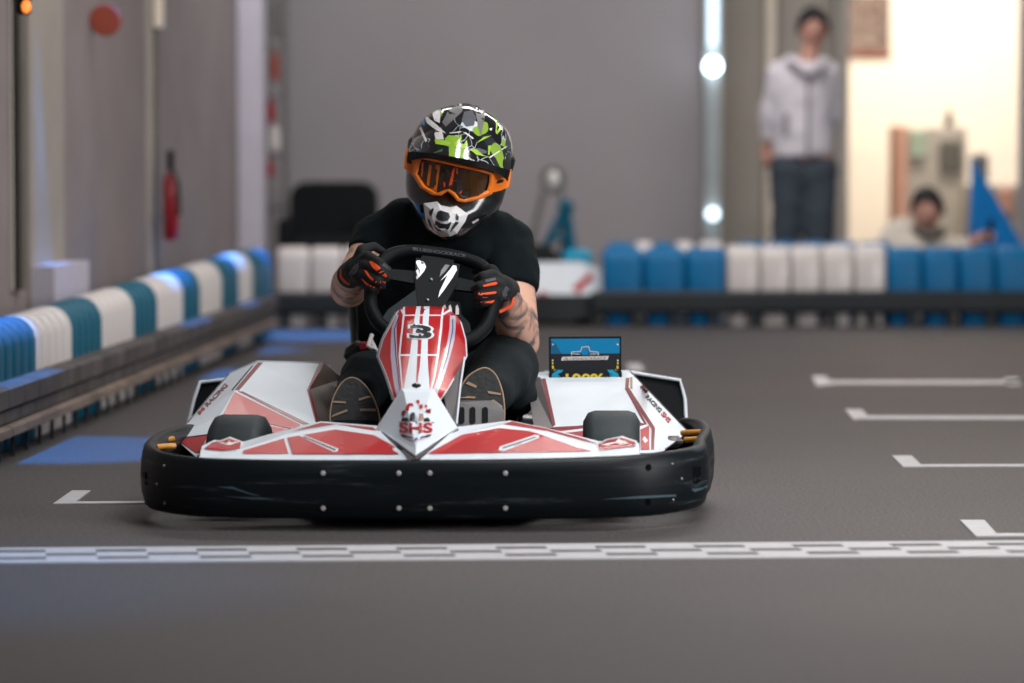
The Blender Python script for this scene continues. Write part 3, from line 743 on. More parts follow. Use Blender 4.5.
# raised small humps at the wing tips
for q in ([(205, 446, 7.92), (230, 436.6, 8.02), (243.5, 441.8, 8.0), (240, 450, 7.92), (222, 451.5, 7.9)], [(592, 447.5, 7.93), (606, 439, 8.03), (622, 435.8, 8.03), (637, 441, 8.0), (638, 447, 7.92), (600, 451.5, 7.92)]):
    b = MB(); c = P(sum(x[0] for x in q) / len(q), sum(x[1] for x in q) / len(q) - 2, sum(x[2] for x in q) / len(q) - .03)
    o_ = [P(*x) for x in q]; lowr = [v + Vector((0, .01, -.03)) for v in o_]
    b.rings([lowr, o_], M['bwhite'], smooth=False, cap1=False); n = len(o_)
    for i in range(n): b.add([o_[i], o_[(i + 1) % n], c], [[0, 1, 2]], M['bwhite'])
    bv = b.bvh(); cx = sum(x[0] for x in q) / n; cy = sum(x[1] for x in q) / n
    b.decal(bv, [(cx + (x[0] - cx) * .86, cy + (x[1] - cy) * .78) for x in q], M['red'], cuts=2, eps=.002)
    b.build('fairing_tip', kart)

# --- nose panel with the number
ys = [65, 80, 98, 104, 150, 200, 258, 265, 310, 350, 395, 440]
def ip(tab, y):
    xs_ = [65, 98, 150, 200, 265, 310, 350, 395, 440]
    for i in range(len(xs_) - 1):
        if y <= xs_[i + 1]:
            k = (y - xs_[i]) / (xs_[i + 1] - xs_[i]); return tab[i] * (1 - k) + tab[i + 1] * k
    return tab[-1]
T = [[196, 181, 156, 129, 111, 130, 146, 161, 174],      # outer left
     None,
     [203, 186, 168, 164, 163, 168, 172, 180, 190],      # silver L
     [210, 196, 187, 188, 190, 194, 197, 203, 207],
     [214, 212, 207, 201, 195, 200, 203, 208, 211],      # white L
     [221, 221, 214, 208, 202, 206, 209, 213, 215],
     [268, 262, 255, 248, 240, 232, 224, 217, 216],      # centre white L
     [285, 281, 277, 273, 270, 268, 266, 266, 266],
     [297, 294, 291, 288, 284, 280, 274, 269, 268],      # centre white R
     [320, 318, 315, 313, 312, 314, 317, 320, 321],
     [372, 366, 362, 356, 348, 340, 334, 324, 322],      # white R
     [379, 375, 371, 365, 358, 350, 343, 331, 326],
     [396, 402, 400, 393, 380, 366, 354, 338, 332],      # silver R
     [412, 424, 425, 420, 403, 390, 378, 358, 346],
     None,
     [428, 441, 455, 469, 473, 452, 424, 398, 368]]      # outer right
T[1] = [x + 6 for x in T[0]]; T[14] = [x - 6 for x in T[15]]
cm = ['white', 'red', 'silver', 'red', 'white', 'red', 'white', 'red', 'white', 'red', 'white', 'red', 'silver', 'red', 'white']
dep = {65: 8.52, 80: 8.49, 98: 8.46, 104: 8.45, 150: 8.38, 200: 8.31, 258: 8.23, 265: 8.22, 310: 8.15, 350: 8.09, 395: 8.02, 440: 7.95}
b = MB(); grid = []
for m_ in ('white', 'red', 'silver', 'grey'): b.mi(M[m_])
for y in ys:
    row = []; cx = (ip(T[6], y) + ip(T[9], y)) / 2; L = ip(T[0], y); R_ = ip(T[15], y)
    for j in range(16):
        x = ip(T[j], y); u = abs(x - cx) / max(R_ - cx, cx - L)
        dd = dep[y] + .17 * ((x - (288 - (y - 65) * .05)) / 190) ** 2
        yy = y + (6 * u * u if y < 99 else 0) 
        row.append(P(350 + x / 4.02, 290 + yy / 4.02, dd))
    grid.append(row)
b.v += [p for r in grid for p in r]
for i in range(len(ys) - 1):
    for j in range(15):
        m = cm[j]
        if ys[i] == 98 and 4 < j < 10: m = 'white'
        if ys[i] == 258 and 4 < j < 10: m = 'white'
        if ys[i] < 98 and cm[j] == 'silver': m = 'red'
        b.f.append([i * 16 + j, (i + 1) * 16 + j, (i + 1) * 16 + j + 1, i * 16 + j + 1]); b.m.append(b.mi(M[m])); b.sm.append(True)
# side skirts folding back
for j, s in ((0, 1), (15, -1)):
    for i in range(len(ys) - 1):
        o1 = Vector((s * .02, .10, -.03))
        q = [grid[i][j], grid[i + 1][j], grid[i + 1][j] + o1, grid[i][j] + o1]
        b.add(q, [[0, 1, 2, 3]], M['grey'])
bv = b.bvh()
def zx(x, y): return (350 + x / 4.02, 290 + y / 4.02)
for q in ([zx(196, 68), zx(204, 66), zx(222, 98), zx(214, 103)], [zx(428, 70), zx(420, 66), zx(366, 98), zx(372, 103)]): b.decal(bv, q, M['white'], cuts=2)
for A_, B_, C_, D_ in ((197, 176, 183, 198), (412, 412, 391, 345)):      # thin dark lines in the silver stripes
    b.decal(bv, [zx(A_ , 102), zx(A_ + 3, 102), zx(B_ + 3, 160), zx(C_ + 3, 265), zx(D_ + 3, 400), zx(D_, 400), zx(C_, 265), zx(B_, 160)], M['dark'], cuts=2)
b.text(bv, '3', (420.5, 338), (1, .04), (0, -1), 18.5, M['white'], eps=.004, bold=.06, xs=3.1)
b.text(bv, '3', (420.5, 337.6), (1, .04), (0, -1), 17.5, M['dark'], eps=.006, bold=.022, xs=3.15)
b.decal(bv, [zx(293, 66), zx(297, 76), zx(305, 78), zx(297, 82), zx(298, 92), zx(291, 84), zx(283, 86), zx(288, 78), zx(284, 72), zx(291, 73)], M['darkred'], cuts=0, eps=.003)
b.build('nose_panel', kart, solid=.004)
# knob
c = P(416.3, 385.5, 8.0); kb = MB(); kb.sphere(c, (.012, .008, .006), M['black']); kb.sphere(c + Vector((0, 0, .004)), (.007, .006, .004), M['steel']); kb.build('panel_knob', kart)
# lower white shield
TL, TR, RT, TP, LF = (401.5, 388.5, 7.985), (433.5, 388.5, 7.985), (457.5, 427.5, 7.97), (415.5, 455.5, 7.75), (376.5, 427.5, 7.97)
b = MB(); pts = [P(*q) for q in (TL, TR, RT, TP, LF)]; ct = P(417, 398, 7.935); cb_ = P(416, 449, 7.77)
l2 = P(404, 392, 7.955); r2 = P(430, 392, 7.955)
b.add([pts[0], pts[1], r2, l2, pts[2], pts[4], cb_, pts[3]], [[0, 3, 2, 1], [0, 5, 3], [3, 5, 6], [3, 6, 2], [2, 6, 4], [1, 2, 4], [5, 7, 6], [6, 7, 4]], M['white'])
bk = [p + Vector((0, .09, -.01)) for p in pts]; n = 5
for i in range(n): b.add([pts[i], pts[(i + 1) % n], bk[(i + 1) % n], bk[i]], [[0, 1, 2, 3]], M['white'])
bv = b.bvh()
b.text(bv, 'SHS', (415.8, 432.3), (1, 0), (0, -1), 13.4, M['red'], eps=.005, bold=.03, xs=1.52)
b.decal(bv, [(399, 422), (434, 422), (434, 423.1), (399, 423.1)], M['dark'], eps=.003, cuts=1)
b.decal(bv, [(400, 434), (404, 434.8), (416, 438.2), (428, 434.8), (432, 434), (430, 436.4), (416, 441), (402, 436.4)], M['dark'], eps=.003, cuts=1)
b.decal(bv, [(406, 436.8), (416, 439.6), (426, 436.8), (424, 438.8), (416, 441.6), (408, 438.8)], M['silver'], eps=.004, cuts=1)
for m, q in (('dark', [(401, 421), (402, 417.8), (407, 417.4), (408.5, 419), (408, 421.6)]), ('dark', [(424, 421.6), (424, 418.2), (428, 417.4), (430, 419.5), (430, 421.6)]),
             ('dark', [(409.4, 421), (410, 414.5), (412.5, 412), (415, 413), (414.8, 421.4)]), ('silver', [(412.8, 420.5), (413, 416), (416, 415.2), (418, 420.8)]),
             ('tan', [(418.5, 421), (419.5, 413.6), (423, 413.8), (424.5, 421.4)]), ('red', [(416, 400.4), (419, 399.6), (420, 403), (417.5, 403.8)]),
             ('red', [(406, 406), (409, 402.8), (413, 403.2), (413.5, 406), (410, 405.6), (408.5, 411), (405.6, 410)]), ('darkred', [(401, 414.5), (402, 410.8), (405, 410), (406, 412.5), (403.4, 416.4)]),
             ('red', [(425, 404.6), (427.5, 405.4), (427, 408), (424.6, 407)]), ('darkred', [(422, 410), (426, 409.5), (431, 408.6), (430.5, 413.4), (426, 412.4)]), ('red', [(419, 405), (423, 404), (422.6, 408), (419.6, 409)])):
    b.decal(bv, q, M[m], eps=.0035, cuts=0)
for s in ((376.8, 429), (415.2, 457.4)), ((415.6, 457.4), (457, 429)):
    pass
b.build('nose_shield', kart, bevel=.002)
# seam-dark gasket below the shield
b = MB()
for A_, B_ in (((376, 429.5), (415.5, 457.5)), ((415.5, 457.5), (458, 429.5))):
    b.tube([P(A_[0], A_[1], 7.96 if A_[1] < 440 else 7.765), P(B_[0], B_[1], 7.96 if B_[1] < 440 else 7.765)], .0025, M['grey'], n=6)
b.build('shield_seam', kart)
# steering column fairing, right side
b = MB(); q = [P(444, 396, 8.12), P(457, 372, 8.2), P(465, 358, 8.26), P(461, 385, 8.22), P(457, 410, 8.18), P(455.5, 426, 8.12), P(447, 412, 8.08)]
b.prism(q, (.0, .12, -.01), M['grey'])
b.tube([P(464.5, 357, 8.24), P(460.5, 384, 8.2), P(456.5, 424, 8.1)], .0028, M['white'], n=6)
b.build('column_side_panel', kart)
b = MB(); b.tube([P(424, 400, 8.2), P(431, 300, 8.62)], .016, M['black']); b.build('steering_column', kart)

# --- side pods
def pod(name, V, faces, decals, back, nm='side_pod'):
    b = MB(); v = {k: P(*q) for k, q in V.items()}
    for k, (src, off) in back.items(): v[k] = v[src] + Vector(off)
    for m, ks in faces:
        b.poly([v[k] for k in ks], M[m])
    bv = b.bvh()
    for k_, (m, q) in enumerate(decals): b.decal(bv, q, M[m], cuts=9, eps=.002 + .0006 * k_, dflt=8.8)
    return b, bv, v
V = dict(a=(257.4, 361.8, 9.02), b=(324.2, 363.4, 9.02), c=(308.4, 390, 8.78), d=(317, 424, 8.5), e=(235, 390.5, 8.72), f=(219.4, 416, 8.55), g=(209, 436, 8.42), h=(229.6, 374, 9.04), i=(188.8, 422, 8.62), j=(173.5, 437, 8.48), k=(196, 457, 8.3), l=(260, 436, 8.4), q=(343, 378.5, 9.05), r=(328, 424, 8.55))
bk = dict(a2=('a', (0, .30, -.03)), b2=('b', (0, .30, -.03)), h2=('h', (-.02, .25, -.03)), q2=('q', (0, .25, -.03)), i2=('i', (0, .3, -.10)), a3=('a2', (0, .02, -.2)), b3=('b2', (0, .02, -.2)))
b, bv, v = pod('side_pod', V, [('white', 'abc'), ('white', 'ace'), ('white', 'ecd'), ('white', 'edl'), ('white', 'elf'), ('white', 'flg'), ('white', 'ahe'), ('white', 'hie'), ('white', 'eif'), ('white', 'ijf'), ('white', 'jgf'), ('white', 'jkg'), ('brown', 'bqc'), ('brown', 'qrc'), ('brown', 'crd'), ('white', ['a', 'b', 'b2', 'a2']), ('white', ['a', 'a2', 'h2', 'h']), ('black', ['h', 'h2', 'i2', 'i']), ('brown', ['b', 'q', 'q2', 'b2']), ('black', ['a2', 'b2', 'b3', 'a3'])],
    [('darkred', [(257.8, 362.4), (263, 362.4), (239, 390.4), (234.6, 390)]), ('darkred', [(318.8, 363.8), (324.2, 364), (310.6, 390.2), (307, 389.8)]), ('darkred', [(306.8, 390), (310.8, 390), (318, 421), (315.4, 422)]),
     ('darkred', [(238, 391), (243, 391.4), (309, 423.6), (303, 424)]),
     ('red', [(234.6, 391.8), (300, 424.4), (297, 430), (268, 423.5), (262, 417), (222, 416.6)]), ('red', [(268, 425.6), (296, 430.5), (270, 436), (264, 434)]),
     ('red', [(176, 439), (207.5, 435.4), (198, 454)]), ('dark', [(176, 438), (208, 433.9), (208, 434.6), (176.5, 439)]),
     ('dark', [(252, 365.4), (253, 365.6), (232.5, 390.4), (231.6, 389.6)])], bk)
b.text(bv, 'SHS', (199.5, 414.5), (.70, -.72), (-.62, -.5), 5.6, M['red'], eps=.010, cx=False, bold=.02, xs=.9)
b.text(bv, 'RACING', (207.5, 406.5), (.70, -.72), (-.62, -.5), 7.0, M['darkred'], eps=.010, cx=False, bold=.02, xs=1.15)
b.build('side_pod', kart, solid=.004)
V = dict(a=(540.5, 377.6, 9.0), b=(626, 377, 9.0), c=(625.5, 388.5, 8.85), d=(646, 423, 8.48), e=(553, 428, 8.5), f=(655, 429, 8.42), g=(654, 453, 8.25), h=(633, 377.2, 9.05), i=(688, 432.3, 8.42), j=(664.5, 450.5, 8.3), k=(629.5, 371.5, 9.15), m=(560, 452, 8.25), n=(526.5, 373.6, 9.12), o=(534, 428, 8.5), p=(545, 371.9, 9.15), s=(548.5, 377.6, 9.0), t=(549, 371.9, 9.15), u=(622, 377, 9.0), w=(622, 371.6, 9.15))
bk = dict(k2=('k', (0, .2, -.03)), a2=('a', (0, .02, -.25)), n2=('n', (0, .2, -.02)), i2=('i', (0, .3, -.12)), kk=('b', (0, .02, -.2)), )
b, bv, v = pod('side_pod', V, [('white', 'abc'), ('white', 'ace'), ('white', 'ecd'), ('white', 'edm'), ('white', 'dgm'), ('white', 'cbh'), ('white', 'chf'), ('white', 'cfd'), ('white', 'dfg'), ('white', 'hif'), ('white', 'fij'), ('white', 'fjg'), ('white', 'bkh'), ('white', 'khi'), ('grey', 'nae'), ('grey', 'neo'), ('white', 'astp'), ('white', 'ubkw'), ('white', ['n', 'a', 'p', 'n2']), ('white', ['p', 'k', 'k2', 'n2']), ('black', ['k', 'k2', 'i2', 'i'])],
    [('darkred', [(541, 378.4), (545.6, 378.4), (555.5, 424.5), (552.4, 427)]),
     ('darkred', [(625.8, 378), (629.6, 377.6), (628.6, 387.6), (625, 388.8)]), ('darkred', [(625, 389), (629, 387.6), (655, 427.5), (654, 449), (651, 449.4), (651.6, 429)]),
     ('darkred', [(625.8, 390), (627.4, 390.6), (647, 424), (644.4, 424)]),
     ('red', [(553.6, 428.4), (584, 425), (584, 448), (559, 450)]), ('red', [(640.5, 429.6), (649, 425.5), (649.4, 449), (641, 449.6)]), ('white', [(556, 431.8), (586, 428), (586, 430.4), (556, 434)]),
     ('darkred', [(553, 427), (640, 422.4), (645, 424), (640, 425.4), (554, 429.4)]), ('white', [(642.5, 439), (644.5, 436), (648, 440.5), (645, 443)]),
     ('dark', [(665, 448.6), (687.6, 432.4), (687.9, 433.8), (666.5, 450.2)]), ('tan', [(630.4, 377), (632.6, 377.4), (632.4, 389), (630.4, 387.6)])], bk)
b.text(bv, 'RACING', (645.5, 397), (.68, .73), (.62, -.62), 6.2, M['dark'], eps=.010, cx=False, bold=.03, xs=.92)
b.text(bv, 'SHS', (661, 414), (.66, .75), (.6, -.6), 7, M['red'], eps=.010, cx=False, bold=.03, xs=1.0)
b.text(bv, '***', (638, 388.6), (.68, .7), (.62, -.7), 9, M['darkred'], eps=.010, cx=False, bold=.03, xs=.8)
b.build('side_pod', kart, solid=.004)
# rear wheel guards
for (q, e) in (([(200, 382.6, 9.25), (226, 379.6, 9.3), (232, 440, 9.2), (186, 440, 9.2), (188.8, 421.4, 9.22)], [(186, 441, 9.19), (188.6, 421.4, 9.2), (194, 400, 9.22), (200, 382.2, 9.24), (226, 379.4, 9.3)]),
               ([(631, 372.5, 9.3), (679.6, 381, 9.28), (684.6, 399, 9.26), (688.5, 440, 9.2), (631, 440, 9.2)], [(631, 372.5, 9.29), (680, 380.4, 9.27), (685, 399, 9.25), (686.5, 428, 9.22), (688, 441, 9.19)])):
    b = MB(); b.prism([P(*x) for x in q], (0, .025, -.001), M['matblack']); g = b.build('wheel_guard', kart)
    b = MB(); b.tube([P(*x) for x in e], .0055, M['white'], n=8); b.build('guard_edging', g)
# --- wheels
def wheel(c, R_, w, yaw, nm='front_wheel'):
    c = Vector(c); Rz = Matrix.Rotation(yaw, 3, 'Z'); b = MB()
    prof = [(-w / 2 + .004, R_ * .55), (-w / 2, R_ * .78), (-w / 2 + .012, R_ * .95), (-w / 2 + .03, R_), (w / 2 - .03, R_), (w / 2 - .012, R_ * .95), (w / 2, R_ * .78), (w / 2 - .004, R_ * .55)]
    b.rings([[c + Rz @ Vector((x, r * math.cos(a * PI / 24), r * math.sin(a * PI / 24))) for a in range(48)] for x, r in prof], M['tyre'])
    t = b.build(nm, kart)
    b = MB(); b.rings([[c + Rz @ Vector((x, r * math.cos(a * PI / 12), r * math.sin(a * PI / 12))) for a in range(24)] for x, r in ((-w / 2 + .002, R_ * .2), (-w / 2 + .01, R_ * .58), (w / 2 - .01, R_ * .58), (w / 2 - .002, R_ * .2))], M['steel']); b.build('rim', t)
pl = P(240, 442, 8.30); wheel((pl.x, 8.30, .121), .121, .150, -.10)
pr = P(611.5, 442, 8.28); wheel((pr.x, 8.28, .127), .127, .147, -.04)
for sx in (-.53, .56): wheel(K(sx, 1.73, .135), .135, .2, 0, 'rear_wheel')
# --- chassis
b = MB(); fp = [K(-.28, .12, .06), K(.28, .12, .06), K(.30, 1.0, .06), K(-.30, 1.0, .06)]; b.prism(fp, (0, 0, -.008), M['black']); b.build('floor_pan', kart)
b = MB()
for s in (-1, 1):
    b.tube([K(s * .2, .08, .075), K(s * .3, .35, .075), K(s * .31, 1.1, .075), K(s * .3, 1.7, .09)], .015, M['steel'])
    b.tube([K(s * .3, .55, .08), K(s * .48, .55, .09)], .012, M['steel'])
    b.tube([K(s * .3, 1.1, .08), K(s * .6, 1.05, .11), K(s * .6, .75, .11), K(s * .3, .75, .08)], .012, M['steel'])
b.tube([K(-.42, 1.73, .135), K(.45, 1.73, .135)], .015, M['steel']); b.tube([K(-.31, .35, .075), K(.31, .35, .075)], .014, M['steel']); b.tube([K(-.3, 1.65, .09), K(.3, 1.65, .09)], .014, M['steel'])
b.build('chassis', kart)
b = MB(); b.box(K(.36, 1.25, .15), (.14, .3, .14), M['black'], bev=.02)
for k in range(4): b.box(K(.36, 1.25, .10 + k * .03), (.155, .315, .008), M['grey'])
b.build('motor', kart)
b = MB(); b.box(K(-.37, 1.2, .14), (.12, .35, .12), M['black'], bev=.02); b.build('battery_pack', kart)
# amber brackets just inside the bumper corners
for q in (((153, 441, 8.22), (173, 439, 8.3)), ((156, 447, 8.1), (175, 446, 8.14)), ((682, 433, 8.33), (701, 432, 8.28)), ((685, 440, 8.22), (702, 439, 8.18))):
    b = MB(); A_, B_ = P(*q[0]), P(*q[1]); b.tube([A_, A_.lerp(B_, .5) + Vector((0, .005, .0)), B_], .0075, M['gold'], n=10); b.build('bumper_bracket', kart)
b = MB(); A_ = P(681, 441, 8.4); b.box(A_ + Vector((-.02, 0, 0)), (.05, .08, .03), M['grey'], bev=.012); b.build('side_bumper_mount', kart)
b = MB(); A_ = P(158, 451, 8.15); b.box(A_, (.07, .09, .02), M['matblack'], bev=.008); b.build('side_bumper_mount', kart)
# --- info board
b = MB(); q = [P(549, 337, 9.06), P(621.3, 336.4, 9.06), P(621.3, 390, 9.05), P(549, 390, 9.05)]
b.prism(q, (0, .02, 0), M['matblack']); bd = b.build('info_board', kart)
Q = Plane((549, 337, 9.06), (621, 337, 9.06), (549, 390, 9.05))
class PB:
    def ray_cast(s, o, r):
        t = (Q.a - o).dot(Q.n) / r.dot(Q.n); return (o + r * t, None, None, None)
pb = PB(); b = MB()
b.decal(pb, [(550.6, 338.6), (619.8, 338), (619.8, 388), (550.6, 388)], M['dark'], cuts=0, eps=.0012)
b.decal(pb, [(550.8, 338.8), (619.6, 338.4), (619.6, 353.4), (550.8, 354)], M['blue'], cuts=0, eps=.002)
b.decal(pb, [(550.8, 340), (555, 343), (562, 354), (550.8, 354)], mat('deep_blue_film', (14, 88, 124), .4), cuts=0, eps=.0025)
wm = M['bwhite']
def ln(q, w=.5):
    for (x0, y0), (x1, y1) in zip(q, q[1:]):
        L = math.hypot(x1 - x0, y1 - y0); nx, ny = (y1 - y0) / L * w / 2, -(x1 - x0) / L * w / 2
        b.decal(pb, [(x0 + nx, y0 + ny), (x1 + nx, y1 + ny), (x1 - nx, y1 - ny), (x0 - nx, y0 - ny)], wm, cuts=0, eps=.0035)
ln([(571.5, 355.6), (571.5, 352), (580.6, 351.4), (582, 347), (588.6, 346.6), (590, 351.4), (598.2, 352), (598.4, 355.6)], .7)
ln([(572, 353.6), (580, 354.4)], .5); ln([(590, 354.4), (598, 353.6)], .5)
b.decal(pb, [(581.5, 351), (585, 354), (589, 351), (588, 355), (582, 355)], M['blue'], cuts=0, eps=.003)
b.decal(pb, [(562.4, 356.8), (608.8, 356), (607.4, 359.8), (561, 360.6)], wm, cuts=0, eps=.0025)
b.text(pb, 'BLUESHOCKRACE', (585, 359.9), (1, -.018), (.25, -1), 4.0, M['grey'], eps=.004, bold=.0, xs=1.3)
b.text(pb, '100%', (584.6, 383.4), (1, 0), (0, -1), 13.5, M['yellow'], eps=.003, bold=.03, xs=1.4)
for s, x0 in ((1, 551.5), (-1, 619)):
    f = lambda x, y: (x0 + s * x, y)
    b.decal(pb, [f(0, 376.5), f(1, 373.5), f(4.5, 371.6), f(6, 369.8), f(11.8, 370), f(10, 372.6), f(6, 374), f(9, 377), f(2, 377.5)], M['cyan'], cuts=0, eps=.003)
    b.decal(pb, [f(.4, 362.8), f(1.8, 362), f(2, 364), f(.6, 364.4)], M['yellow'], cuts=0, eps=.003)
    b.decal(pb, [f(.4, 366), f(2, 365.4), f(2.4, 368.6), f(1, 369)], M['yellow'], cuts=0, eps=.003)
    b.decal(pb, [f(2, 370), f(3.6, 368.6), f(4.6, 370), f(2.6, 371.4)], M['tan'], cuts=0, eps=.0035)
    b.decal(pb, [f(.6, 344), f(2, 343.2), f(2.2, 345), f(.8, 345.4)], wm, cuts=0, eps=.003)
    b.decal(pb, [f(.4, 360), f(1.8, 359.2), f(2, 361), f(.6, 361.4)], wm, cuts=0, eps=.003)
b.build('board_print', bd)
b = MB(); b.box(P(585, 396, 9.09), (.03, .02, .07), M['black']); b.build('board_post', kart)

# --- seat
def ell(c, hx, hy, a0, a1, n): return [(c[0] + hx * math.cos(a), c[1] + hy * math.sin(a)) for a in [a0 + (a1 - a0) * i / n for i in range(n + 1)]]
sx0 = P(441, 300, 9.2).x
b = MB(); rs = []
for z, hx, hy, yc in ((.07, .16, .16, 9.10), (.09, .21, .22, 9.12), (.16, .235, .27, 9.14), (.28, .25, .25, 9.18), (.40, .262, .2, 9.22), (.49, .272, .17, 9.24), (.56, .25, .16, 9.27), (.60, .20, .15, 9.28)):
    a0 = PI * -.12 if z < .5 else PI * (-.12 + (z - .49) * 2.2); row = []
    outer = ell((sx0, yc), hx, hy, a0, PI - a0, 24); inner = ell((sx0, yc), hx - .012, hy - .012, PI - a0, a0, 24)
    rs.append([Vector((x, y, z)) for x, y in outer + inner])
b.rings(rs, M['black'], smooth=True); st = b.build('seat', kart)
b = MB(); rim_l = [P(353, 309, 9.17), P(350.5, 316, 9.16), P(351.5, 335, 9.12), P(353.5, 352, 9.1)]
b.tube([Vector((r_[0].x, r_[0].y, r_[0].z)) for r_ in rs], .004, M['bwhite'], n=6); b.build('seat_piping', st)
b = MB(); b.tube([P(372, 335, 8.98), P(368, 346, 8.95), P(377, 352, 8.93), P(371, 341, 8.97)], .007, M['bwhite'], n=6); b.box(P(364, 346, 8.96), (.025, .015, .025), M['darkred'], bev=.004); b.build('seat_tag', kart)
b = MB(); b.box(P(356, 352, 9.0), (.07, .06, .05), M['black'], rot=Matrix.Rotation(-.6, 3, 'Y'), bev=.015); b.build('seat_side_pad', kart)

# --- steering wheel
M['deepblack'] = mat('deep_black_rubber', (5, 10, 12), .6, spec=.15)
WC = P(433, 292, 8.60); roll = math.radians(8.5)
U = Vector((math.cos(roll), .0, -math.sin(roll))); tl = math.radians(48)
Vv = Vector((math.sin(roll) * math.sin(tl) , math.cos(tl), math.sin(tl))).normalized(); Vv = (Vv - U * U.dot(Vv)).normalized(); Wn = U.cross(Vv)   # Wn points away from the driver? sign fixed below
if Wn.y > 0: Wn = -Wn
def W(u, v, w=0): return WC + U * u + Vv * v + Wn * w
rp = [(-.085, .128), (0, .136), (.085, .128), (.135, .10), (.162, .045), (.165, -.03), (.150, -.10), (.10, -.155), (.0, -.17), (-.10, -.155), (-.150, -.10), (-.165, -.03), (-.162, .045), (-.135, .10)]
ring = catmull([W(*p) for p in rp], 5, True)
sw = MB(); sw.tube(ring, .0185, M['deepblack'], n=14, closed=True, squash=1.0); bvw = sw.bvh()
for i in range(2): pass
sw.text(bvw, 'BLUESHOCKRACE', (439, 253.6), (1, .135), (.1, -1), 4.2, M['gprint'], eps=.001, bold=.02, xs=1.55, dflt=8.5)
swo = sw.build('steering_wheel', kart)
b = MB()
hub = [(-.06, .10), (.06, .10), (.06, .03), (.035, -.06), (.0, -.085), (-.035, -.06), (-.055, .03)]
b.prism([W(u, v, .012) for u, v in hub], -Wn * .022, M['deepblack'])
for s in (-1, 1):
    b.prism([W(s * u, v, .006) for u, v in ((.04, .06), (.155, .05), (.16, .02), (.05, .015))], -Wn * .008, M['deepblack'])
b.prism([W(u, v, .006) for u, v in ((-.04, .10), (.04, .10), (.045, .13), (-.045, .13), (-.05, .07))], -Wn * .008, M['deepblack'])
b.prism([W(u, v, .01) for u, v in ((-.02, .03), (-.04, -.0), (-.11, -.09), (-.125, -.13), (-.09, -.14), (-.04, -.08), (.0, -.03))], -Wn * .01, mat('teal_black_spoke', (4, 20, 24), .5, spec=.15))
b.prism([W(u, v, .004) for u, v in ((.02, .0), (.11, -.09), (.125, -.14), (.09, -.15), (.03, -.06))], -Wn * .01, M['deepblack'])
bvh_ = b.bvh()
def z2(x, y): return (375 + x / 8.54, 235 + y / 8.54)
for q in ([(320, 255), (335, 218), (380, 216), (420, 235), (437, 270), (420, 310), (385, 350), (358, 380)], [(555, 395), (640, 295), (665, 258), (695, 262), (700, 300), (660, 370), (590, 470), (540, 535), (552, 480), (620, 340)]):
    b.decal(bvh_, [z2(*k) for k in q], M['bwhite'], cuts=1, eps=.003, dflt=8.55)
b.decal(bvh_, [z2(*k) for k in [(330, 235), (365, 265), (383, 300), (378, 345), (372, 300), (350, 265)]], M['dark'], cuts=0, eps=.005, dflt=8.55)
b.decal(bvh_, [z2(*k) for k in [(550, 360), (565, 300), (600, 252), (640, 256), (600, 310)]], M['grey'], cuts=0, eps=.002, dflt=8.55)
for c_ in ((480, 382), (448, 556), (405, 238)): b.sphere(lay(bvh_, *z2(*c_), .002, 8.55), .005, M['steel'], 8, 6)
b.build('hub_plate', swo)
# mesh tab with white marks behind the nose
b = MB(); b.prism([P(441, 312, 8.56), P(444, 300, 8.58), P(460, 303, 8.58), P(462, 318, 8.56)], (0, .01, 0), M['matblack'])
for x in (444.5, 450, 457): b.prism([P(x - 1.6, 314 if x < 456 else 317, 8.55), P(x - 1.2, 306, 8.555), P(x + .6, 304.5, 8.555), P(x + 1.9, 309, 8.555), P(x + 2, 316 if x < 456 else 320, 8.55)], (0, .004, 0), M['bwhite'])
b.build('dash_tab', kart)
# --- pedals
for q, sl in (([(457, 430, 8.36), (457, 402, 8.40), (462, 400.5, 8.40), (492, 400.5, 8.40), (500, 404, 8.40), (504.5, 412, 8.38), (504.8, 430, 8.36)], ((460.5, 407), (471.5, 407), (484, 407))),
              ([(333, 432, 8.36), (334, 420, 8.38), (378, 420, 8.38), (379, 432, 8.36)], ((345, 424),))):
    b = MB(); b.prism([P(*x) for x in q], (0, .006, 0), M['grey'] if len(sl) > 1 else M['matblack'])
    bvp = b.bvh()
    for x, y in sl: b.decal(bvp, [(x - 2, y + 2), (x, y), (x + 2.6, y), (x + 4, y + 2), (x + 4, y + 15), (x + 2, y + 17), (x - 1, y + 17), (x - 2, y + 15)], M['matblack'], cuts=0, eps=.002)
    b.build('pedal', kart)
# ================================================================= DRIVER
drv = thing('person', (P(441, 300, 9.15).x, 9.12, .10), 'racing driver in black t-shirt and patterned helmet with orange goggles, hands on the steering wheel', 'person')
ox = drv.location.x
def put(mb, name, parent, **k): return mb.build(name, parent, **k)
shL, shR = P(380, 238, 9.14), P(504, 247, 9.14)
elL, elR = P(349, 289, 9.0), P(521, 342, 8.95)
wrL, wrR = P(353, 272, 8.74), P(504, 292, 8.72)
hipL, hipR = Vector((ox - .10, 9.16, .22)), Vector((ox + .10, 9.16, .22))
knL, knR = P(368, 378, 8.82), P(505, 368, 8.84)
anL, anR = P(356, 400, 8.56), P(482, 396, 8.54)
head = P(457, 172, 8.96)
def torso(b, g, m):
    prof = [(.13, .13, .11, 9.20), (.22, .185, .14, 9.19), (.34, .178, .13, 9.19), (.46, .185, .125, 9.17), (.56, .20, .12, 9.15), (.64, .20, .105, 9.13), (.70, .15, .085, 9.11), (.735, .085, .065, 9.09)]
    rs = []
    for z, hx, hy, yc in prof:
        xc = ox + (.02 * (z - .2))
        rs.append([Vector((xc + (hx + g) * math.cos(a * PI / 16), yc + (hy + g) * math.sin(a * PI / 16), z)) for a in range(32)])
    b.rings(rs, m)
b = MB(); sk = M['tattoo']
torso(b, -.012, sk)
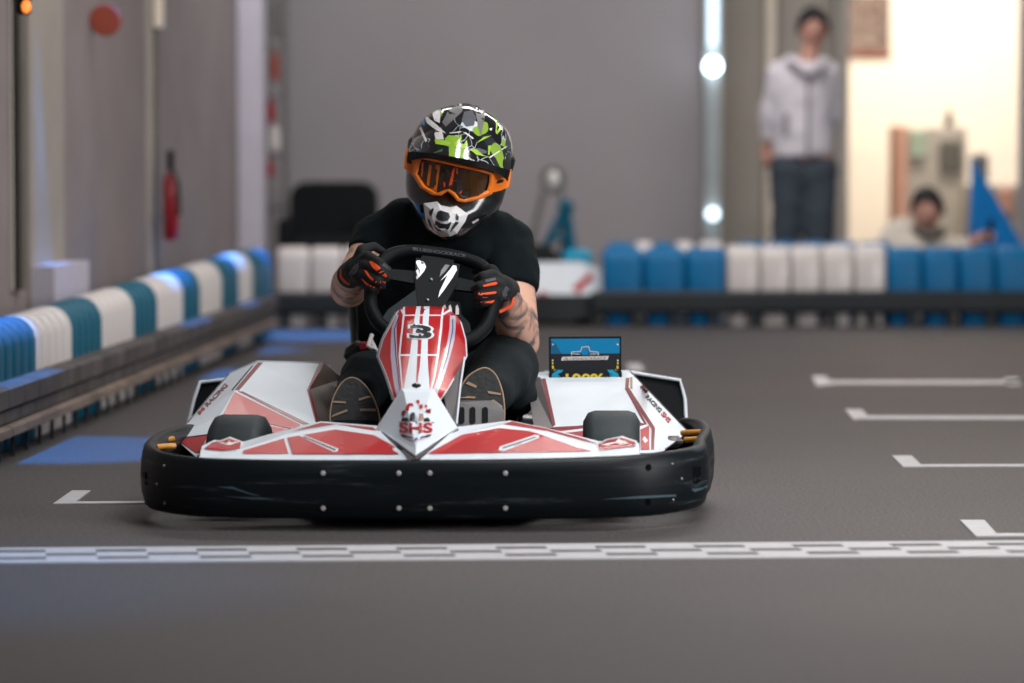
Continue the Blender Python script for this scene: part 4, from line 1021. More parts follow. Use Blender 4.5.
limb(b, [P(450, 245, 9.08), P(455, 215, 9.0)], [.062, .058], sk); b.sphere(head + Vector((0, .03, .0)), (.078, .095, .115), sk)
limb(b, [shL, elL.lerp(shL, .5), elL, elL.lerp(wrL, .35), wrL], [.065, .058, .054, .054, .038], sk)
limb(b, [shR, elR.lerp(shR, .55), elR, elR.lerp(wrR, .35), wrR], [.07, .068, .054, .058, .038], sk)
limb(b, [hipL, knL, anL], [.085, .062, .04], sk); limb(b, [hipR, knR, anR], [.085, .066, .04], sk)
limb(b, [anL, P(356, 404, 8.56)], [.034, .03], sk); limb(b, [anR, P(481, 402, 8.58)], [.034, .03], sk)
body = put(remesh(b, .009, 5), 'body', drv)
# t-shirt
b = MB(); sm = M['shirt']; torso(b, .010, sm)
sLe = shL.lerp(elL, .42); sRe = shR.lerp(elR, .50)
limb(b, [shL, sLe], [.082, .071], sm, endcap=False); limb(b, [shR, sRe], [.088, .080], sm, endcap=False)
limb(b, [P(408, 222, 9.12), shL], [.072, .078], sm); limb(b, [P(478, 226, 9.12), shR], [.072, .084], sm)
limb(b, [P(425, 222, 9.10), P(478, 226, 9.10)], [.06, .06], sm); limb(b, [P(432, 244, 9.04), P(466, 244, 9.04)], [.055, .055], sm); limb(b, [P(455, 240, 9.05), P(470, 226, 9.08)], [.07, .06], sm)
sh = remesh(b, .009, 6, wr=.012, wscale=10, seed=3)
put(sh, 't_shirt', drv)
# trousers
b = MB(); tm = M['trouser']
limb(b, [hipL, hipL.lerp(knL, .5), knL, knL.lerp(anL, .6), anL], [.115, .098, .078, .066, .058], tm, endcap=False)
limb(b, [hipR, hipR.lerp(knR, .5), knR, knR.lerp(anR, .5), anR], [.118, .105, .094, .078, .064], tm, endcap=False)
b.sphere((ox, 9.2, .2), (.2, .15, .12), tm)
limb(b, [knR, P(516, 395, 8.82)], [.085, .06], tm)
put(remesh(b, .009, 6, wr=.009, wscale=9, seed=11), 'trousers', drv)
# shoes: sole faces the camera
def shoe(outl, d0, d1, ank, stripes, inner):
    ys_ = [p[1] for p in outl]; y0, y1 = min(ys_), max(ys_)
    dd = lambda y: d0 + (d1 - d0) * (y - y0) / (y1 - y0)
    pts = catmull([P(x, y, dd(y)) for x, y in outl], 3, True)
    n_ = Vector((0, 1, -.0)); c = sum(pts, Vector()) / len(pts)
    b = MB(); rs = []
    for o_, k in ((0, .965), (.004, 1), (.022, 1), (.03, .95)): rs.append([c + (p - c) * k + n_ * o_ for p in pts])
    v0 = rs[0]
    b.rings(rs, M['sole'], smooth=False)
    bv = b.bvh()
    for q in stripes: b.decal(bv, q, M['tan'], cuts=0, eps=.002)
    sh_ = MB(); heelc = c + Vector((0, .06, -.02))
    b2 = MB(); rs = []
    for o_, k in ((.028, .93), (.06, .9), (.10, .78), (.13, .5)): rs.append([c + Vector((0, 0, -.012 * o_ * 10)) + (p - c) * k + n_ * o_ for p in pts])
    b2.rings(rs, M['matblack']); limb(b2, [c + Vector((0, .07, 0)), ank], [.045, .045], M['matblack'])
    up = remesh(b2, .006, 4); o = put(up, 'shoe', drv)
    so = b.build('sole', o)
    bb = MB(); bb.tube([c + (p - c) * .985 + n_ * .002 for p in pts], .0028, M['tan'], n=6, closed=True); bb.build('sole_welt', so)
shoe([(330, 424), (331, 405), (336, 391), (344, 380.5), (353.5, 377.5), (364, 384), (373, 397), (378.5, 412), (379.5, 424), (372, 440), (355, 444), (338, 440)], 8.46, 8.38, anL,
     [[(332.5, 402.5), (334, 400.6), (346, 401.4), (346, 403.6)], [(331, 417.4), (333, 414.6), (347, 409), (348, 411.4)], [(358.6, 398.6), (371.4, 394.4), (372.4, 396.6), (359, 400.8)], [(359.6, 408.6), (375.6, 408.6), (376, 411.4), (360, 411)]], 0)
shoe([(456, 422), (456.5, 403), (460.5, 388), (468, 376), (479, 369), (487.5, 368), (496, 375), (501.5, 388), (504, 400), (504.5, 420), (498, 438), (480, 442), (463, 438)], 8.50, 8.42, anR,
     [[(465.6, 383.6), (468.4, 381.4), (477, 385.8), (475.8, 388)], [(458, 395.6), (475.6, 396.4), (475.4, 398.4), (458, 397.8)], [(487.6, 390.8), (500.8, 393), (501, 395.2), (488, 393.4)], [(491.6, 400), (494, 399.6), (502.6, 406), (501.8, 409)]], 0)

# gloves: palm and five bent fingers closed round the rim
def glove(palm, wr, knuck, mids, tips, thumb, bd):
    b = MB(); g = M['glove']
    limb(b, [wr, palm], [.037, .036], g); 
    for k in knuck: limb(b, [palm, P(*k)], [.030, .0145], g)
    for k, m_, t_ in zip(knuck, mids, tips): limb(b, [P(*k), P(*m_), P(*t_)], [.0145, .0125, .0105], g)
    limb(b, [palm] + [P(*k) for k in thumb], [.026, .016, .012, .011], g)
    return remesh(b, .0042, 3)
pL = P(357, 269, 8.66)
gl = glove(pL, P(350, 275, 8.76), [(368, 256, 8.60), (367, 265, 8.585), (364.5, 274, 8.585), (361, 282, 8.60)],
           [(379.5, 262.5, 8.555), (381, 271.5, 8.54), (377.5, 280.5, 8.54), (371.5, 288, 8.56)],
           [(388, 269.5, 8.59), (387.5, 278, 8.58), (382.5, 286, 8.585), (376, 291, 8.60)],
           [(362, 250, 8.64), (374, 246, 8.66), (383, 252, 8.68)], None)
pR = P(500, 287, 8.655)
gr = glove(pR, P(507, 291, 8.75), [(492, 274, 8.60), (494, 283, 8.585), (494.5, 292, 8.585), (495, 300.5, 8.60)],
           [(482.5, 276, 8.555), (480, 286, 8.54), (479.5, 295, 8.54), (482, 303, 8.56)],
           [(476.5, 279, 8.60), (474.5, 289, 8.59), (475, 298, 8.59), (478, 305, 8.60)],
           [(492, 270, 8.64), (483, 268, 8.67), (475, 271, 8.69)], None)
def zL(x, y): return (325 + x / 6.83, 235 + y / 6.83)
def zR(x, y): return (460 + x / 5.69, 240 + y / 5.69)
o = put(gl, 'glove', drv); bv = gl.bvh(); b = MB()
for q in ([(300, 180), (320, 176), (360, 205), (400, 245), (425, 280), (415, 290), (370, 262), (325, 222)], [(266, 240), (282, 240), (310, 280), (350, 315), (415, 320), (410, 330), (345, 330), (300, 295)], [(246, 300), (255, 298), (290, 330), (340, 355), (335, 362), (280, 340)], [(375, 355), (388, 352), (390, 375), (380, 378)]):
    b.decal(bv, [zL(*k) for k in q], M['gorange'], cuts=1, eps=.001, dflt=8.6)
b.decal(bv, [zL(*k) for k in [(345, 160), (365, 150), (450, 235), (440, 262)]], M['gprint'], cuts=1, eps=.001, dflt=8.6)
b.decal(bv, [zL(*k) for k in [(160, 260), (200, 205), (228, 190), (232, 215), (215, 255), (180, 290)]], M['gprint'], cuts=1, eps=.001, dflt=8.65)
b.build('glove_print', o)
def cuff(path, nm, par, r=.006):
    b = MB(); b.tube([P(*p) for p in path], r, M['gorange'], n=8); b.build(nm, par)
cuff([(346, 264, 8.70), (342, 271, 8.70), (341.5, 277, 8.695), (345, 281, 8.69), (350, 284, 8.69)], 'cuff_edge', o, .0055)
o = put(gr, 'glove', drv); bv = gr.bvh(); b = MB()
for q in ([(130, 258), (160, 248), (205, 238), (215, 245), (205, 255), (135, 267)], [(80, 296), (130, 302), (200, 292), (210, 297), (200, 306), (120, 314), (85, 306)], [(95, 350), (140, 352), (195, 342), (200, 350), (180, 360), (100, 358)], [(100, 325), (160, 325), (160, 328), (100, 329)]):
    b.decal(bv, [zR(*k) for k in q], M['gorange'], cuts=1, eps=.001, dflt=8.6)
b.decal(bv, [zR(*k) for k in [(95, 235), (200, 212), (205, 228), (100, 250)]], M['gprint'], cuts=1, eps=.001, dflt=8.6)
b.decal(bv, [zR(*k) for k in [(240, 300), (262, 262), (290, 285), (298, 330), (270, 365), (245, 345)]], M['gprint'], cuts=1, eps=.001, dflt=8.65)
b.build('glove_print', o)
cuff([(511, 292, 8.70), (513, 299, 8.70), (511.5, 305.5, 8.69), (505, 309, 8.69), (499, 312, 8.68)], 'cuff_edge', o, .0055)

# helmet ------------------------------------------------------------------
hc = P(458, 171, 8.96); HR = Matrix.Rotation(math.radians(10.5), 3, 'Y') @ Matrix.Rotation(math.radians(4), 3, 'X')
hel = bpy.data.objects.new('helmet', None); COL.objects.link(hel); hel.parent = drv; hel.location = hc - drv.location; hel['_o'] = list(hc)
def H(x, y, z): return hc + HR @ Vector((x, y, z))
# ring profile: z, half width, front reach, back reach
hp = [(-.180, .048, .125, .03), (-.176, .066, .150, .06), (-.160, .083, .168, .09), (-.130, .105, .174, .12), (-.105, .122, .166, .135), (-.085, .132, .150, .145), (-.062, .138, .132, .15), (-.03, .142, .124, .153), (.0, .144, .126, .155), (.04, .143, .132, .155), (.075, .142, .132, .150), (.105, .134, .124, .140), (.135, .117, .108, .12), (.160, .088, .082, .09), (.177, .052, .05, .055), (.184, .012, .012, .015)]
b = MB(); rs = []
for z, w, f, bk_ in hp:
    row = []
    for a in range(48):
        t_ = a * 2 * PI / 48; cx, sy = math.cos(t_), math.sin(t_)
        p_ = 2.25 if z > -.1 else 1.9
        x = w * math.copysign(abs(cx) ** (2 / p_), cx); y = (bk_ if sy > 0 else f) * math.copysign(abs(sy) ** (2 / p_), sy)
        row.append(H(x, y, z))
    rs.append(row)
i0 = 6
b.rings(rs[:i0 + 4], M['hdark'], cap1=False); b.rings(rs[i0 + 3:], M['helmet'], cap0=False)
hb = b; hbv = b.bvh(); b.build('shell', hel, origin=hc)
# peak: a curved shield above the eyes
b = MB(); top = []; bot = []
nu, nv = 24, 10
for j in range(nv + 1):
    v_ = j / nv; rowt = []; rowb = []
    for i in range(nu + 1):
        u = -1 + 2 * i / nu
        halfw = .140 + .004 * v_ - .045 * (1 - v_) ** 2
        x = halfw * u
        y = .02 + (-.235) * v_ + (.085 * u * u) * v_ + .02 * u * u
        z = .190 - .020 * v_ - .118 * v_ ** 2 - (.075 * (1 - v_) + .016 * v_ + .10 * v_ * (1 - v_)) * abs(u) ** 2.3
        rowt.append(H(x, y, z)); rowb.append(H(x * .985, y + .004 + .01 * v_ ** 4, z - .007 - v_ ** 4 * (.009 + .016 * abs(u) ** 6)))
    top.append(rowt); bot.append(rowb)
b.rings(top, M['helmet'], closed=False, cap0=False, cap1=False); b.rings(bot, M['black'], closed=False, cap0=False, cap1=False)
edge = [(top[-1], bot[-1]), (top[0], bot[0]), ([r[0] for r in top], [r[0] for r in bot]), ([r[-1] for r in top], [r[-1] for r in bot])]
for A_, B_ in edge: b.rings([A_, B_], M['black'], closed=False, cap0=False, cap1=False, smooth=False)
pk = b; pbv = b.bvh()
po = b.build('peak', hel, origin=hc)
b = MB()
ub = MB(); ub.v = hb.v + pk.v; ub.f = hb.f + [[i + len(hb.v) for i in f] for f in pk.f]; ubv = ub.bvh()
def zh(x, y): return (395 + x / 7.877, 95 + y / 7.877)
for m, q in (('grey', [(440, 80), (530, 90), (530, 130), (400, 250), (372, 215)]), ('grey', [(630, 110), (712, 140), (680, 322), (655, 250)]), ('bwhite', [(290, 140), (335, 92), (362, 120), (352, 220), (310, 200)]), ('bwhite', [(235, 165), (262, 175), (400, 300), (330, 280), (250, 220)]),
             ('bwhite', [(310, 300), (370, 282), (385, 350), (320, 350)]), ('bwhite', [(150, 235), (178, 205), (190, 215), (165, 240)]), ('blue', [(215, 190), (232, 185), (236, 240), (218, 235)]), ('gprint', [(545, 130), (610, 120), (640, 180), (620, 240), (560, 250), (525, 200)]), ('bwhite', [(190, 260), (205, 250), (255, 360), (240, 372)]), ('bwhite', [(505, 70), (525, 70), (522, 84), (508, 84)]), ('bwhite', [(665, 120), (690, 118), (705, 132), (672, 134)]), ('bwhite', [(745, 262), (768, 258), (760, 280), (748, 278)]), ('bwhite', [(430, 296), (520, 286), (522, 292), (432, 302)]), ('bwhite', [(530, 290), (560, 296), (620, 340), (612, 346), (556, 304)]), ('bwhite', [(740, 490), (880, 400), (884, 406), (750, 496)]), ('gprint', [(610, 425), (660, 418), (725, 440), (720, 462), (650, 455)])):
    b.decal(ubv, [zh(*k) for k in q], M[m], cuts=3, eps=.0015, dflt=8.8)
gm = mat('lime_flame_paint', (150, 186, 60), .2, coat=.6)
for q in ([(310, 350), (385, 355), (440, 375), (420, 400), (320, 385)], [(465, 380), (500, 350), (520, 305), (525, 345), (500, 385), (545, 385), (565, 350), (570, 395), (555, 425), (480, 412)], [(590, 430), (640, 425), (700, 475), (750, 490), (640, 470)], [(795, 180), (812, 200), (800, 290), (850, 215), (845, 260), (805, 310), (795, 300)], [(640, 380), (700, 330), (760, 318), (700, 350)], [(350, 110), (380, 75), (395, 90), (365, 170)], [(735, 400), (755, 395), (745, 470), (732, 470)]):
    b.decal(ubv, [zh(*k) for k in q], gm, cuts=3, eps=.002, dflt=8.8)
b.build('peak_graphic', po, origin=hc)
# visor base: dark band under the peak
b = MB(); rs = []
for dz, w in ((-.022, .0), (-.012, .012), (.016, .014), (.034, .004)):
    rs.append([H((.139 + w) * math.sin(a), -(.118 + w + .018 * math.cos(a)) * math.cos(a) + .02, .048 + dz + .006 * math.cos(2 * a)) for a in [(-1.5 + 3.0 * i / 28) for i in range(29)]])
b.rings(rs, M['black'], closed=False, cap0=False, cap1=False); b.build('brow_band', hel, origin=hc, solid=.006)
# goggles
def zg(x, y): return (395 + x / 6.51, 140 + y / 6.51)
outer = [(142, 92), (300, 125), (460, 160), (560, 180), (652, 203), (648, 280), (634, 352), (560, 386), (455, 406), (405, 398), (375, 362), (342, 334), (300, 362), (240, 358), (165, 312), (112, 226)]
inner = [(172, 124), (300, 150), (450, 184), (545, 205), (616, 226), (612, 280), (598, 326), (540, 362), (445, 386), (418, 376), (392, 342), (350, 318), (318, 326), (280, 345), (200, 300), (146, 222)]
def gp(x, y, off):
    px, py = zg(x, y); return lay(hbv, px, py, off, 8.83)
# smooth goggle surface: cylinder in helmet space
def GS(x, y, off):
    px, py = zg(x, y); r = ray(px, py)
    base = P(px, py, 8.8); lx = (HR.inverted() @ (base - hc)).x
    dd = 8.96 - .150 + (.165 - math.sqrt(max(.165 ** 2 - lx * lx, 1e-4))) * .95 - off
    return P(px, py, dd)
b = MB(); n = len(outer); rsg = []
fo = [GS(x, y, -.03) for x, y in outer]; f1 = [GS(x, y, .004) for x, y in outer]; f2 = [GS(x + (ix - x) * .5, y + (iy - y) * .5, .010) for (x, y), (ix, iy) in zip(outer, inner)]; f3 = [GS(x, y, .004) for x, y in inner]; f4 = [GS(x, y, -.02) for x, y in inner]
b.rings([fo, f1, f2, f3, f4], M['orange'], cap0=False, cap1=False, smooth=False)
gf = b.build('goggle_frame', hel, origin=hc, bevel=.0015)
b = MB(); mid = []; cxl = sum(x for x, y in inner) / n; cyl = sum(y for x, y in inner) / n
for k in (1.0, .8, .6, .4, .2): mid.append([GS(cxl + (x - cxl) * k, cyl + (y - cyl) * k, -.004) for x, y in inner])
b.rings(mid, M['lens'], cap0=False, smooth=True)
lbv = b.bvh()
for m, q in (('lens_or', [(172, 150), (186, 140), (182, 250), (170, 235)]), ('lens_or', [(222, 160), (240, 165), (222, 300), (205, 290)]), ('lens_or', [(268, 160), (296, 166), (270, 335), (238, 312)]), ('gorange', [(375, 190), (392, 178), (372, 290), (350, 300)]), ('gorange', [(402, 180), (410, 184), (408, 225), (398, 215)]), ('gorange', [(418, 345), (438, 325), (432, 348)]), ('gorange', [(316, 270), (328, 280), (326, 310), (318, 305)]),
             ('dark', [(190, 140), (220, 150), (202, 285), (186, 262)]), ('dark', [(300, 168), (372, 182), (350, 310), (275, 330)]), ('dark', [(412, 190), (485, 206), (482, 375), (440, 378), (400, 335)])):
    b.decal(lbv, [zg(*k) for k in q], M[m], cuts=0, eps=.001, dflt=8.82)  # orange streaks at left are reflections painted onto the lens
b.build('goggle_lens', hel, origin=hc)
for q, lg in (([(75, 52), (110, 70), (146, 92), (130, 160), (112, 228), (85, 205), (58, 180), (64, 115)], [(76, 122), (92, 116), (110, 138), (104, 158), (84, 148)]), ([(650, 205), (710, 200), (758, 190), (752, 250), (742, 305), (690, 328), (634, 342), (645, 275)], [(660, 278), (672, 262), (712, 258), (708, 270), (692, 280), (665, 284)])):
    b = MB(); fr = []
    for x, y in q:
        px, py = zg(x, y); g_ = GS(x, y, 0); h_ = lay(hbv, px, py, .008, 8.96)
        fr.append(h_ if (h_ - CAM).length < (g_ - CAM).length + .06 else g_)
    b.prism(fr, (0, .012, 0), M['orange'])
    sbv = b.bvh(); b.decal(sbv, [zg(*k) for k in lg], M['dark'], cuts=0, eps=.0015, dflt=8.85)
    b.build('goggle_strap', hel, origin=hc)
# white mouth guard
mg = [(186, 412), (275, 400), (298, 425), (365, 438), (400, 428), (475, 482), (458, 530), (435, 560), (405, 608), (360, 628), (300, 632), (262, 612), (225, 580), (198, 520)]
holes = [[(282, 470), (300, 462), (345, 478), (352, 500), (340, 522), (318, 526), (285, 518), (272, 500)], [(272, 528), (300, 545), (335, 548), (360, 535), (345, 575), (322, 592), (280, 588), (262, 560)], [(222, 468), (248, 442), (250, 455), (236, 492), (228, 490)], [(212, 515), (226, 520), (238, 560), (250, 585), (225, 560)], [(400, 478), (414, 500), (412, 520), (402, 522), (396, 505)], [(392, 535), (412, 540), (370, 592), (362, 598), (372, 570)]]
b = MB(); fr = [gp(x, y, .016) for x, y in mg]; cc = gp(315, 520, .026); cxm, cym = 315, 520
md = [gp(cxm + (x - cxm) * .6, cym + (y - cym) * .6, .024) for x, y in mg]; bkk = [gp(x, y, -.004) for x, y in mg]
b.rings([bkk, fr, md], M['mouth'], cap0=False, cap1=False, smooth=False); n = len(md)
for i in range(n): b.add([md[i], md[(i + 1) % n], cc], [[0, 1, 2]], M['mouth'])
mbv = b.bvh()
for h_ in holes:
    hx_ = sum(k[0] for k in h_) / len(h_); hy_ = sum(k[1] for k in h_) / len(h_); h_ = [(hx_ + (x - hx_) * 1.18, hy_ + (y - hy_) * 1.12) for x, y in h_]
    b.decal(mbv, [zg(*k) for k in h_], M['dark'], cuts=1, eps=.002, dflt=8.8)
b.build('mouth_guard', hel, origin=hc)
for q in ([(490, 520), (545, 500), (600, 480), (560, 530), (500, 548)], [(160, 420), (180, 425), (182, 480), (165, 470)]):
    b = MB(); b.decal(hbv, [zg(*k) for k in q], M['matblack'], cuts=3, eps=.002, dflt=8.85); b.build('side_vent', hel, origin=hc)
b = MB(); b.decal(hbv, [zg(*k) for k in [(500, 535), (540, 512), (548, 520), (510, 545)]], M['bwhite'], cuts=0, eps=.004, dflt=8.85)
b.build('vent_chrome', hel, origin=hc)

# ==================================================== BACKGROUND PEOPLE
# standing man
D = 18.7
man = thing('person', (P(803, 320, D).x, D, 0), 'standing dark-haired person in a pale hooded jacket and slate trousers, hand behind the hip', 'person')
def Q(px, py, dd=0): return P(px, py, D + dd)
sc_ = F / D
b = MB(); s_ = M['skinb']
hd = Q(813, 30); b.sphere(hd, (.076, .095, .118), s_); b.sphere(hd + Vector((.008, -.095, -.01)), (.014, .022, .026), s_, 10, 8)
for s in (-1, 1): b.sphere(hd + Vector((s * .078, .0, -.005)), (.012, .02, .03), s_, 8, 6)
limb(b, [Q(808, 64), Q(811, 45)], [.058, .055], s_)
shl, shr = Q(778, 74), Q(832 - 3, 74)
limb(b, [Q(803, 80), Q(803, 150)], [.095, .10], s_)
elb, hnd = Q(770, 118, .05), Q(767, 147, .10)
limb(b, [shl, elb, hnd], [.05, .04, .03], s_); limb(b, [shr, Q(833, 115, .08), Q(824, 140, .2)], [.05, .04, .028], s_)
b.sphere(hnd + Vector((-.01, 0, -.03)), (.035, .03, .05), s_)
for k in range(4): limb(b, [hnd + Vector((-.025 + k * .016, -.012, -.05)), hnd + Vector((-.028 + k * .016, -.02, -.10 + abs(k - 1.5) * .006)), hnd + Vector((-.018 + k * .014, -.0, -.125 + abs(k - 1.5) * .006))], [.011, .010, .008], s_)
limb(b, [hnd + Vector((.02, -.01, -.02)), hnd + Vector((.04, -.03, -.06))], [.013, .010], s_)
fL, fR = Q(789, 0), Q(820, 0)
lx, rx = Q(789, 200).x, Q(819, 200).x
limb(b, [(lx, D, .95), (lx - .02, D - .02, .5), (lx - .03, D, .09)], [.085, .055, .04], s_); limb(b, [(rx, D, .95), (rx + .0, D - .02, .5), (rx + .01, D, .09)], [.085, .055, .04], s_)
for x in (lx - .03, rx + .01): limb(b, [(x, D + .02, .05), (x, D - .14, .035)], [.045, .035], s_)
put(remesh(b, .014, 4), 'body', man)
b = MB(); limb(b, [shl, elb, elb.lerp(hnd, .75)], [.075, .062, .046], M['jacket'], endcap=False); limb(b, [shr, Q(833, 115, .08), Q(826, 138, .18)], [.07, .06, .045], M['jacket'])
rs = []
for py, x0, x1, hy in ((60, 795, 820, .08), (66, 781, 829, .11), (78, 773, 833, .125), (100, 772, 833, .13), (125, 774, 832, .13), (150, 774, 833, .13), (157, 775, 832, .125)):
    A_, B_ = Q(x0, py), Q(x1, py); c = (A_ + B_) / 2; hx = (B_.x - A_.x) / 2
    rs.append([Vector((c.x + hx * math.cos(a * PI / 12), D + hy * math.sin(a * PI / 12), c.z)) for a in range(24)])
b.rings(rs, M['jacket']); limb(b, [Q(790, 63, .03), Q(822, 65, .03)], [.05, .05], M['jacket'])
o = put(remesh(b, .014, 4, wr=.01, wscale=7), 'jacket', man)
b = MB(); jb = MB(); 
b.tube([Q(788, 62, -.10), Q(797, 69, -.14), Q(807, 76, -.15)], .02, M['jgrey'], n=8); b.tube([Q(829, 64, -.10), Q(819, 70, -.14), Q(808, 76, -.15)], .02, M['jgrey'], n=8); b.build('hood_edge', o)
b = MB(); b.box(Q(808, 116, -.135), (.02, .02, .44), M['jgrey'], bev=.006); b.build('zip_placket', o)
b = MB(); b.box(Q(786, 124, -.115), (.03, .02, .13), M['jgrey'], bev=.006); b.build('chest_pocket', o)
b = MB(); zt = Q(0, 152).z; t2 = M['slate']
limb(b, [(lx + .01, D, zt - .11), (lx - .005, D, .75), (lx - .02, D - .02, .45), (lx - .03, D, .10)], [.125, .105, .085, .07], t2, endcap=False)
limb(b, [(rx - .01, D, zt - .11), (rx + .005, D, .75), (rx + .0, D - .02, .45), (rx + .01, D, .10)], [.125, .105, .085, .07], t2, endcap=False)
put(remesh(b, .014, 4, wr=.01, wscale=7), 'trousers', man)
for x in (lx - .03, rx + .01):
    b = MB(); limb(b, [(x, D + .03, .055), (x, D - .16, .045)], [.055, .043], M['bwhite']); put(remesh(b, .01, 3), 'shoe', man)
def hairfeat(hd, sz, par, m, yaw=0, fringe=True):
    b = MB(); b.sphere(hd + Vector((0, .02, .035)), (sz * 1.1, sz * 1.25, sz * 1.25), m)
    b2 = MB()
    for v_ in b.v: pass
    rs = []
    for th in [i * PI / 20 for i in range(0, 13)]:
        row = []
        for a in range(24):
            an = a * 2 * PI / 24; fr = max(0, -math.sin(an + yaw))
            tt = min(th, .53 * PI - fr * .22 * PI)
            row.append(hd + Vector((sz * 1.12 * math.sin(tt) * math.cos(an), sz * 1.32 * math.sin(tt) * math.sin(an), sz * 1.62 * math.cos(tt) + .006 * math.sin(an * 7))))
        rs.append(row)
    b2.rings(rs, m, cap0=False, cap1=False); b2.build('hair', par, solid=.012)
hairfeat(hd, .078, man, M['hair'])
for s in (-1, 1):
    b = MB(); b.sphere(hd + Vector((s * .03 + .006, -.084, .012)), (.012, .008, .006), M['eye'], 8, 6); b.build('eye', man)
b = MB(); b.sphere(hd + Vector((.006, -.085, -.055)), (.024, .01, .007), M['lip'], 8, 6); b.build('mouth', man)

# crouching man behind the barrier, arm stretched out with a phone
D2 = 18.55
cm_ = thing('person', (P(915, 320, D2).x, D2 + .05, 0), 'crouching person in a stone-coloured hoodie holding out a dark phone over the far barrier', 'person')
def R2(px, py, dd=0): return P(px, py, D2 + dd)
hd2 = R2(927, 211, -.02); b = MB()
b.sphere(hd2, (.078, .095, .115), s_); b.sphere(hd2 + Vector((.03, -.092, -.012)), (.014, .022, .024), s_, 10, 8)
for s in (-1, 1): b.sphere(hd2 + Vector((s * .078, .0, -.005)), (.012, .02, .03), s_, 8, 6)
limb(b, [R2(918, 238, .08), R2(924, 225)], [.06, .055], s_)
px_ = R2(912, 300).x
limb(b, [R2(912, 252, .1), (px_, D2 + .2, .24)], [.11, .12], s_)
limb(b, [(px_ - .08, D2 + .2, .22), (px_ - .16, D2 - .0, .36), (px_ - .14, D2 + .15, .06)], [.08, .06, .045], s_)
limb(b, [(px_ + .08, D2 + .2, .22), (px_ + .16, D2 - .0, .34), (px_ + .14, D2 + .15, .06)], [.08, .06, .045], s_)
for sx in (-.14, .14): limb(b, [(px_ + sx, D2 + .17, .045), (px_ + sx, D2 - .02, .035)], [.04, .03], s_)
sh1, el1, ha = R2(945, 245, .04), R2(963, 247, -.1), R2(981, 237, -.12)
limb(b, [sh1, el1, ha], [.05, .04, .028], s_); limb(b, [R2(889, 243, .08), R2(888, 268, .06), R2(905, 272, -.02)], [.055, .045, .035], s_)
b.sphere(ha + Vector((.02, 0, .0)), (.04, .03, .035), s_)
for k in range(4): limb(b, [ha + Vector((.045, -.01, -.028 + k * .017)), ha + Vector((.072, -.03, -.026 + k * .017)), ha + Vector((.058, -.052, -.024 + k * .017))], [.011, .010, .009], s_)
limb(b, [ha + Vector((.02, -.02, .02)), ha + Vector((.035, -.045, .04))], [.013, .010], s_)
put(remesh(b, .013, 4), 'body', cm_)
b = MB(); hm_ = M['hoodie']
limb(b, [R2(899, 234, .1), R2(932, 242, .1)], [.095, .085], hm_); limb(b, [R2(910, 254, .1), (px_, D2 + .18, .26)], [.16, .17], hm_)
limb(b, [R2(893, 240, .08), R2(888, 268, .06), R2(903, 272, -.02)], [.085, .06, .05], hm_); limb(b, [R2(935, 246, .04), sh1, el1], [.07, .062, .052], hm_)
limb(b, [R2(893, 232, .12), R2(900, 224, .13)], [.06, .05], hm_)
put(remesh(b, .014, 4, wr=.01, wscale=8), 'hoodie', cm_)
b = MB(); limb(b, [R2(915, 229, .0), R2(930, 236, -.06), R2(942, 231, -.01)], [.03, .032, .03], M['wood']); put(remesh(b, .012, 3), 'scarf', cm_)
b = MB(); tt = M['slate']
for s in (-1, 1): limb(b, [(px_ + s * .08, D2 + .2, .22), (px_ + s * .16, D2 - .0, .35), (px_ + s * .14, D2 + .15, .09)], [.10, .08, .06], tt)
put(remesh(b, .014, 4), 'trousers', cm_)
for s in (-1, 1):
    b = MB(); limb(b, [(px_ + s * .14, D2 + .18, .052), (px_ + s * .14, D2 - .04, .042)], [.05, .04], M['matblack']); put(remesh(b, .01, 3), 'shoe', cm_)
hairfeat(hd2, .08, cm_, M['hair'], .3)
for s in (-1, 1):
    b = MB(); b.sphere(hd2 + Vector((s * .03 + .02, -.084, .012)), (.012, .008, .006), M['eye'], 8, 6); b.build('eye', cm_)
b = MB(); b.sphere(hd2 + Vector((.02, -.086, -.055)), (.024, .01, .007), M['lip'], 8, 6); b.build('mouth', cm_)
b = MB(); b.box(ha + Vector((.045, -.04, .05)), (.035, .012, .11), M['matblack'], rot=Matrix.Rotation(.15, 3, 'Y'), bev=.004); tag(b.build('phone'), 'small dark phone held up by the crouching person', 'phone')

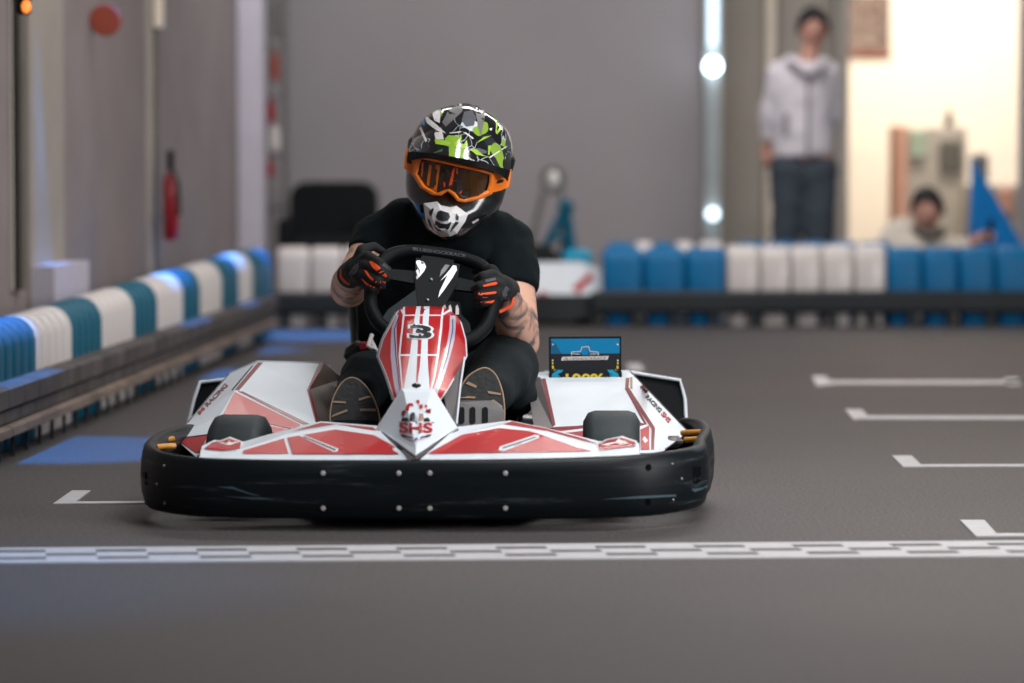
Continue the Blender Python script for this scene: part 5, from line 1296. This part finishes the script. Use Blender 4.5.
# ================================================================= LIGHTS
w = bpy.data.worlds.new('world'); scene.world = w; w.use_nodes = True
bg = w.node_tree.nodes['Background']; bg.inputs[0].default_value = (.80, .80, .86, 1); bg.inputs[1].default_value = .15
def area(name, loc, tgt, sx, sy, power, col=(1, 1, 1)):
    l = bpy.data.lights.new(name, 'AREA'); l.shape = 'RECTANGLE'; l.size = sx; l.size_y = sy; l.energy = power; l.color = col
    o = bpy.data.objects.new(name, l); COL.objects.link(o); o.location = loc
    o.rotation_euler = (Vector(tgt) - Vector(loc)).to_track_quat('-Z', 'Y').to_euler(); return o
def spot(name, loc, tgt, power, col, ang, blend=.5, size=.05):
    l = bpy.data.lights.new(name, 'SPOT'); l.energy = power; l.color = col; l.spot_size = math.radians(ang); l.spot_blend = blend; l.shadow_soft_size = size
    o = bpy.data.objects.new(name, l); COL.objects.link(o); o.location = loc
    o.rotation_euler = (Vector(tgt) - Vector(loc)).to_track_quat('-Z', 'Y').to_euler(); return o
warm = (1, .95, .90)
area('ceiling_tube', (.5, 7.4, 3.6), (.1, 8.4, 0), .3, 2.6, 24, (.90, .96, 1)).data.spread = math.radians(105)
area('right_fill_light', (5.6, 5.0, 2.0), (-1.4, 11.5, .5), 3.4, 1.8, 270, (1, .98, .98))  # unseen low fill light added at right, brightens barrier and walls more than floor
area('ceiling_tube', (1.9, 7.8, 3.6), (.9, 8.4, 0), .3, 2.6, 26, warm).data.spread = math.radians(110)
area('ceiling_tube', (-.1, 12.5, 3.8), (.3, 12.5, 0), .3, 3.0, 70, warm)
area('ceiling_tube', (2.4, 13.5, 3.8), (2.2, 13.5, 0), .3, 3.0, 110, (1, .92, .84))
area('ceiling_tube', (0, 17.0, 3.6), (0, 19.4, .8), 4.0, .3, 90, (1, .96, .94))
area('ceiling_tube', (1.6, 5.2, 3.4), (1.2, 6.5, 0), 1.6, .4, 35, warm)
area('side_room_light', (2.9, 22.3, 3.2), (3.0, 24.0, 1.0), 1.8, .4, 85, (1, .90, .78))
area('side_room_light', (2.9, 20.75, 3.4), (3.0, 22.0, .6), 1.4, .3, 110, (1, .92, .82))
BL = (.0, .28, 1.0)
spot('blue_spot', (-1.80, 10.0, 2.6), (-1.42, 10.0, 0), 900, BL, 24, .5)
spot('blue_spot', (-1.66, 13.7, 2.6), (-1.40, 13.6, 0), 900, BL, 20, .6)
spot('blue_spot', (-1.60, 15.6, 2.6), (-1.36, 15.4, 0), 900, BL, 18, .6)
spot('blue_spot', (-1.2, 16.8, 3.0), (-1.05, 16.75, 0), 1500, BL, 22, .4)
spot('blue_spot', (-1.5, 6.2, 2.6), (-1.25, 6.75, 0), 170, (.0, .36, 1.0), 40, 1)
spot('blue_spot', (-1.70, 12.4, 2.0), (-1.80, 12.6, .5), 160, BL, 16, .6)
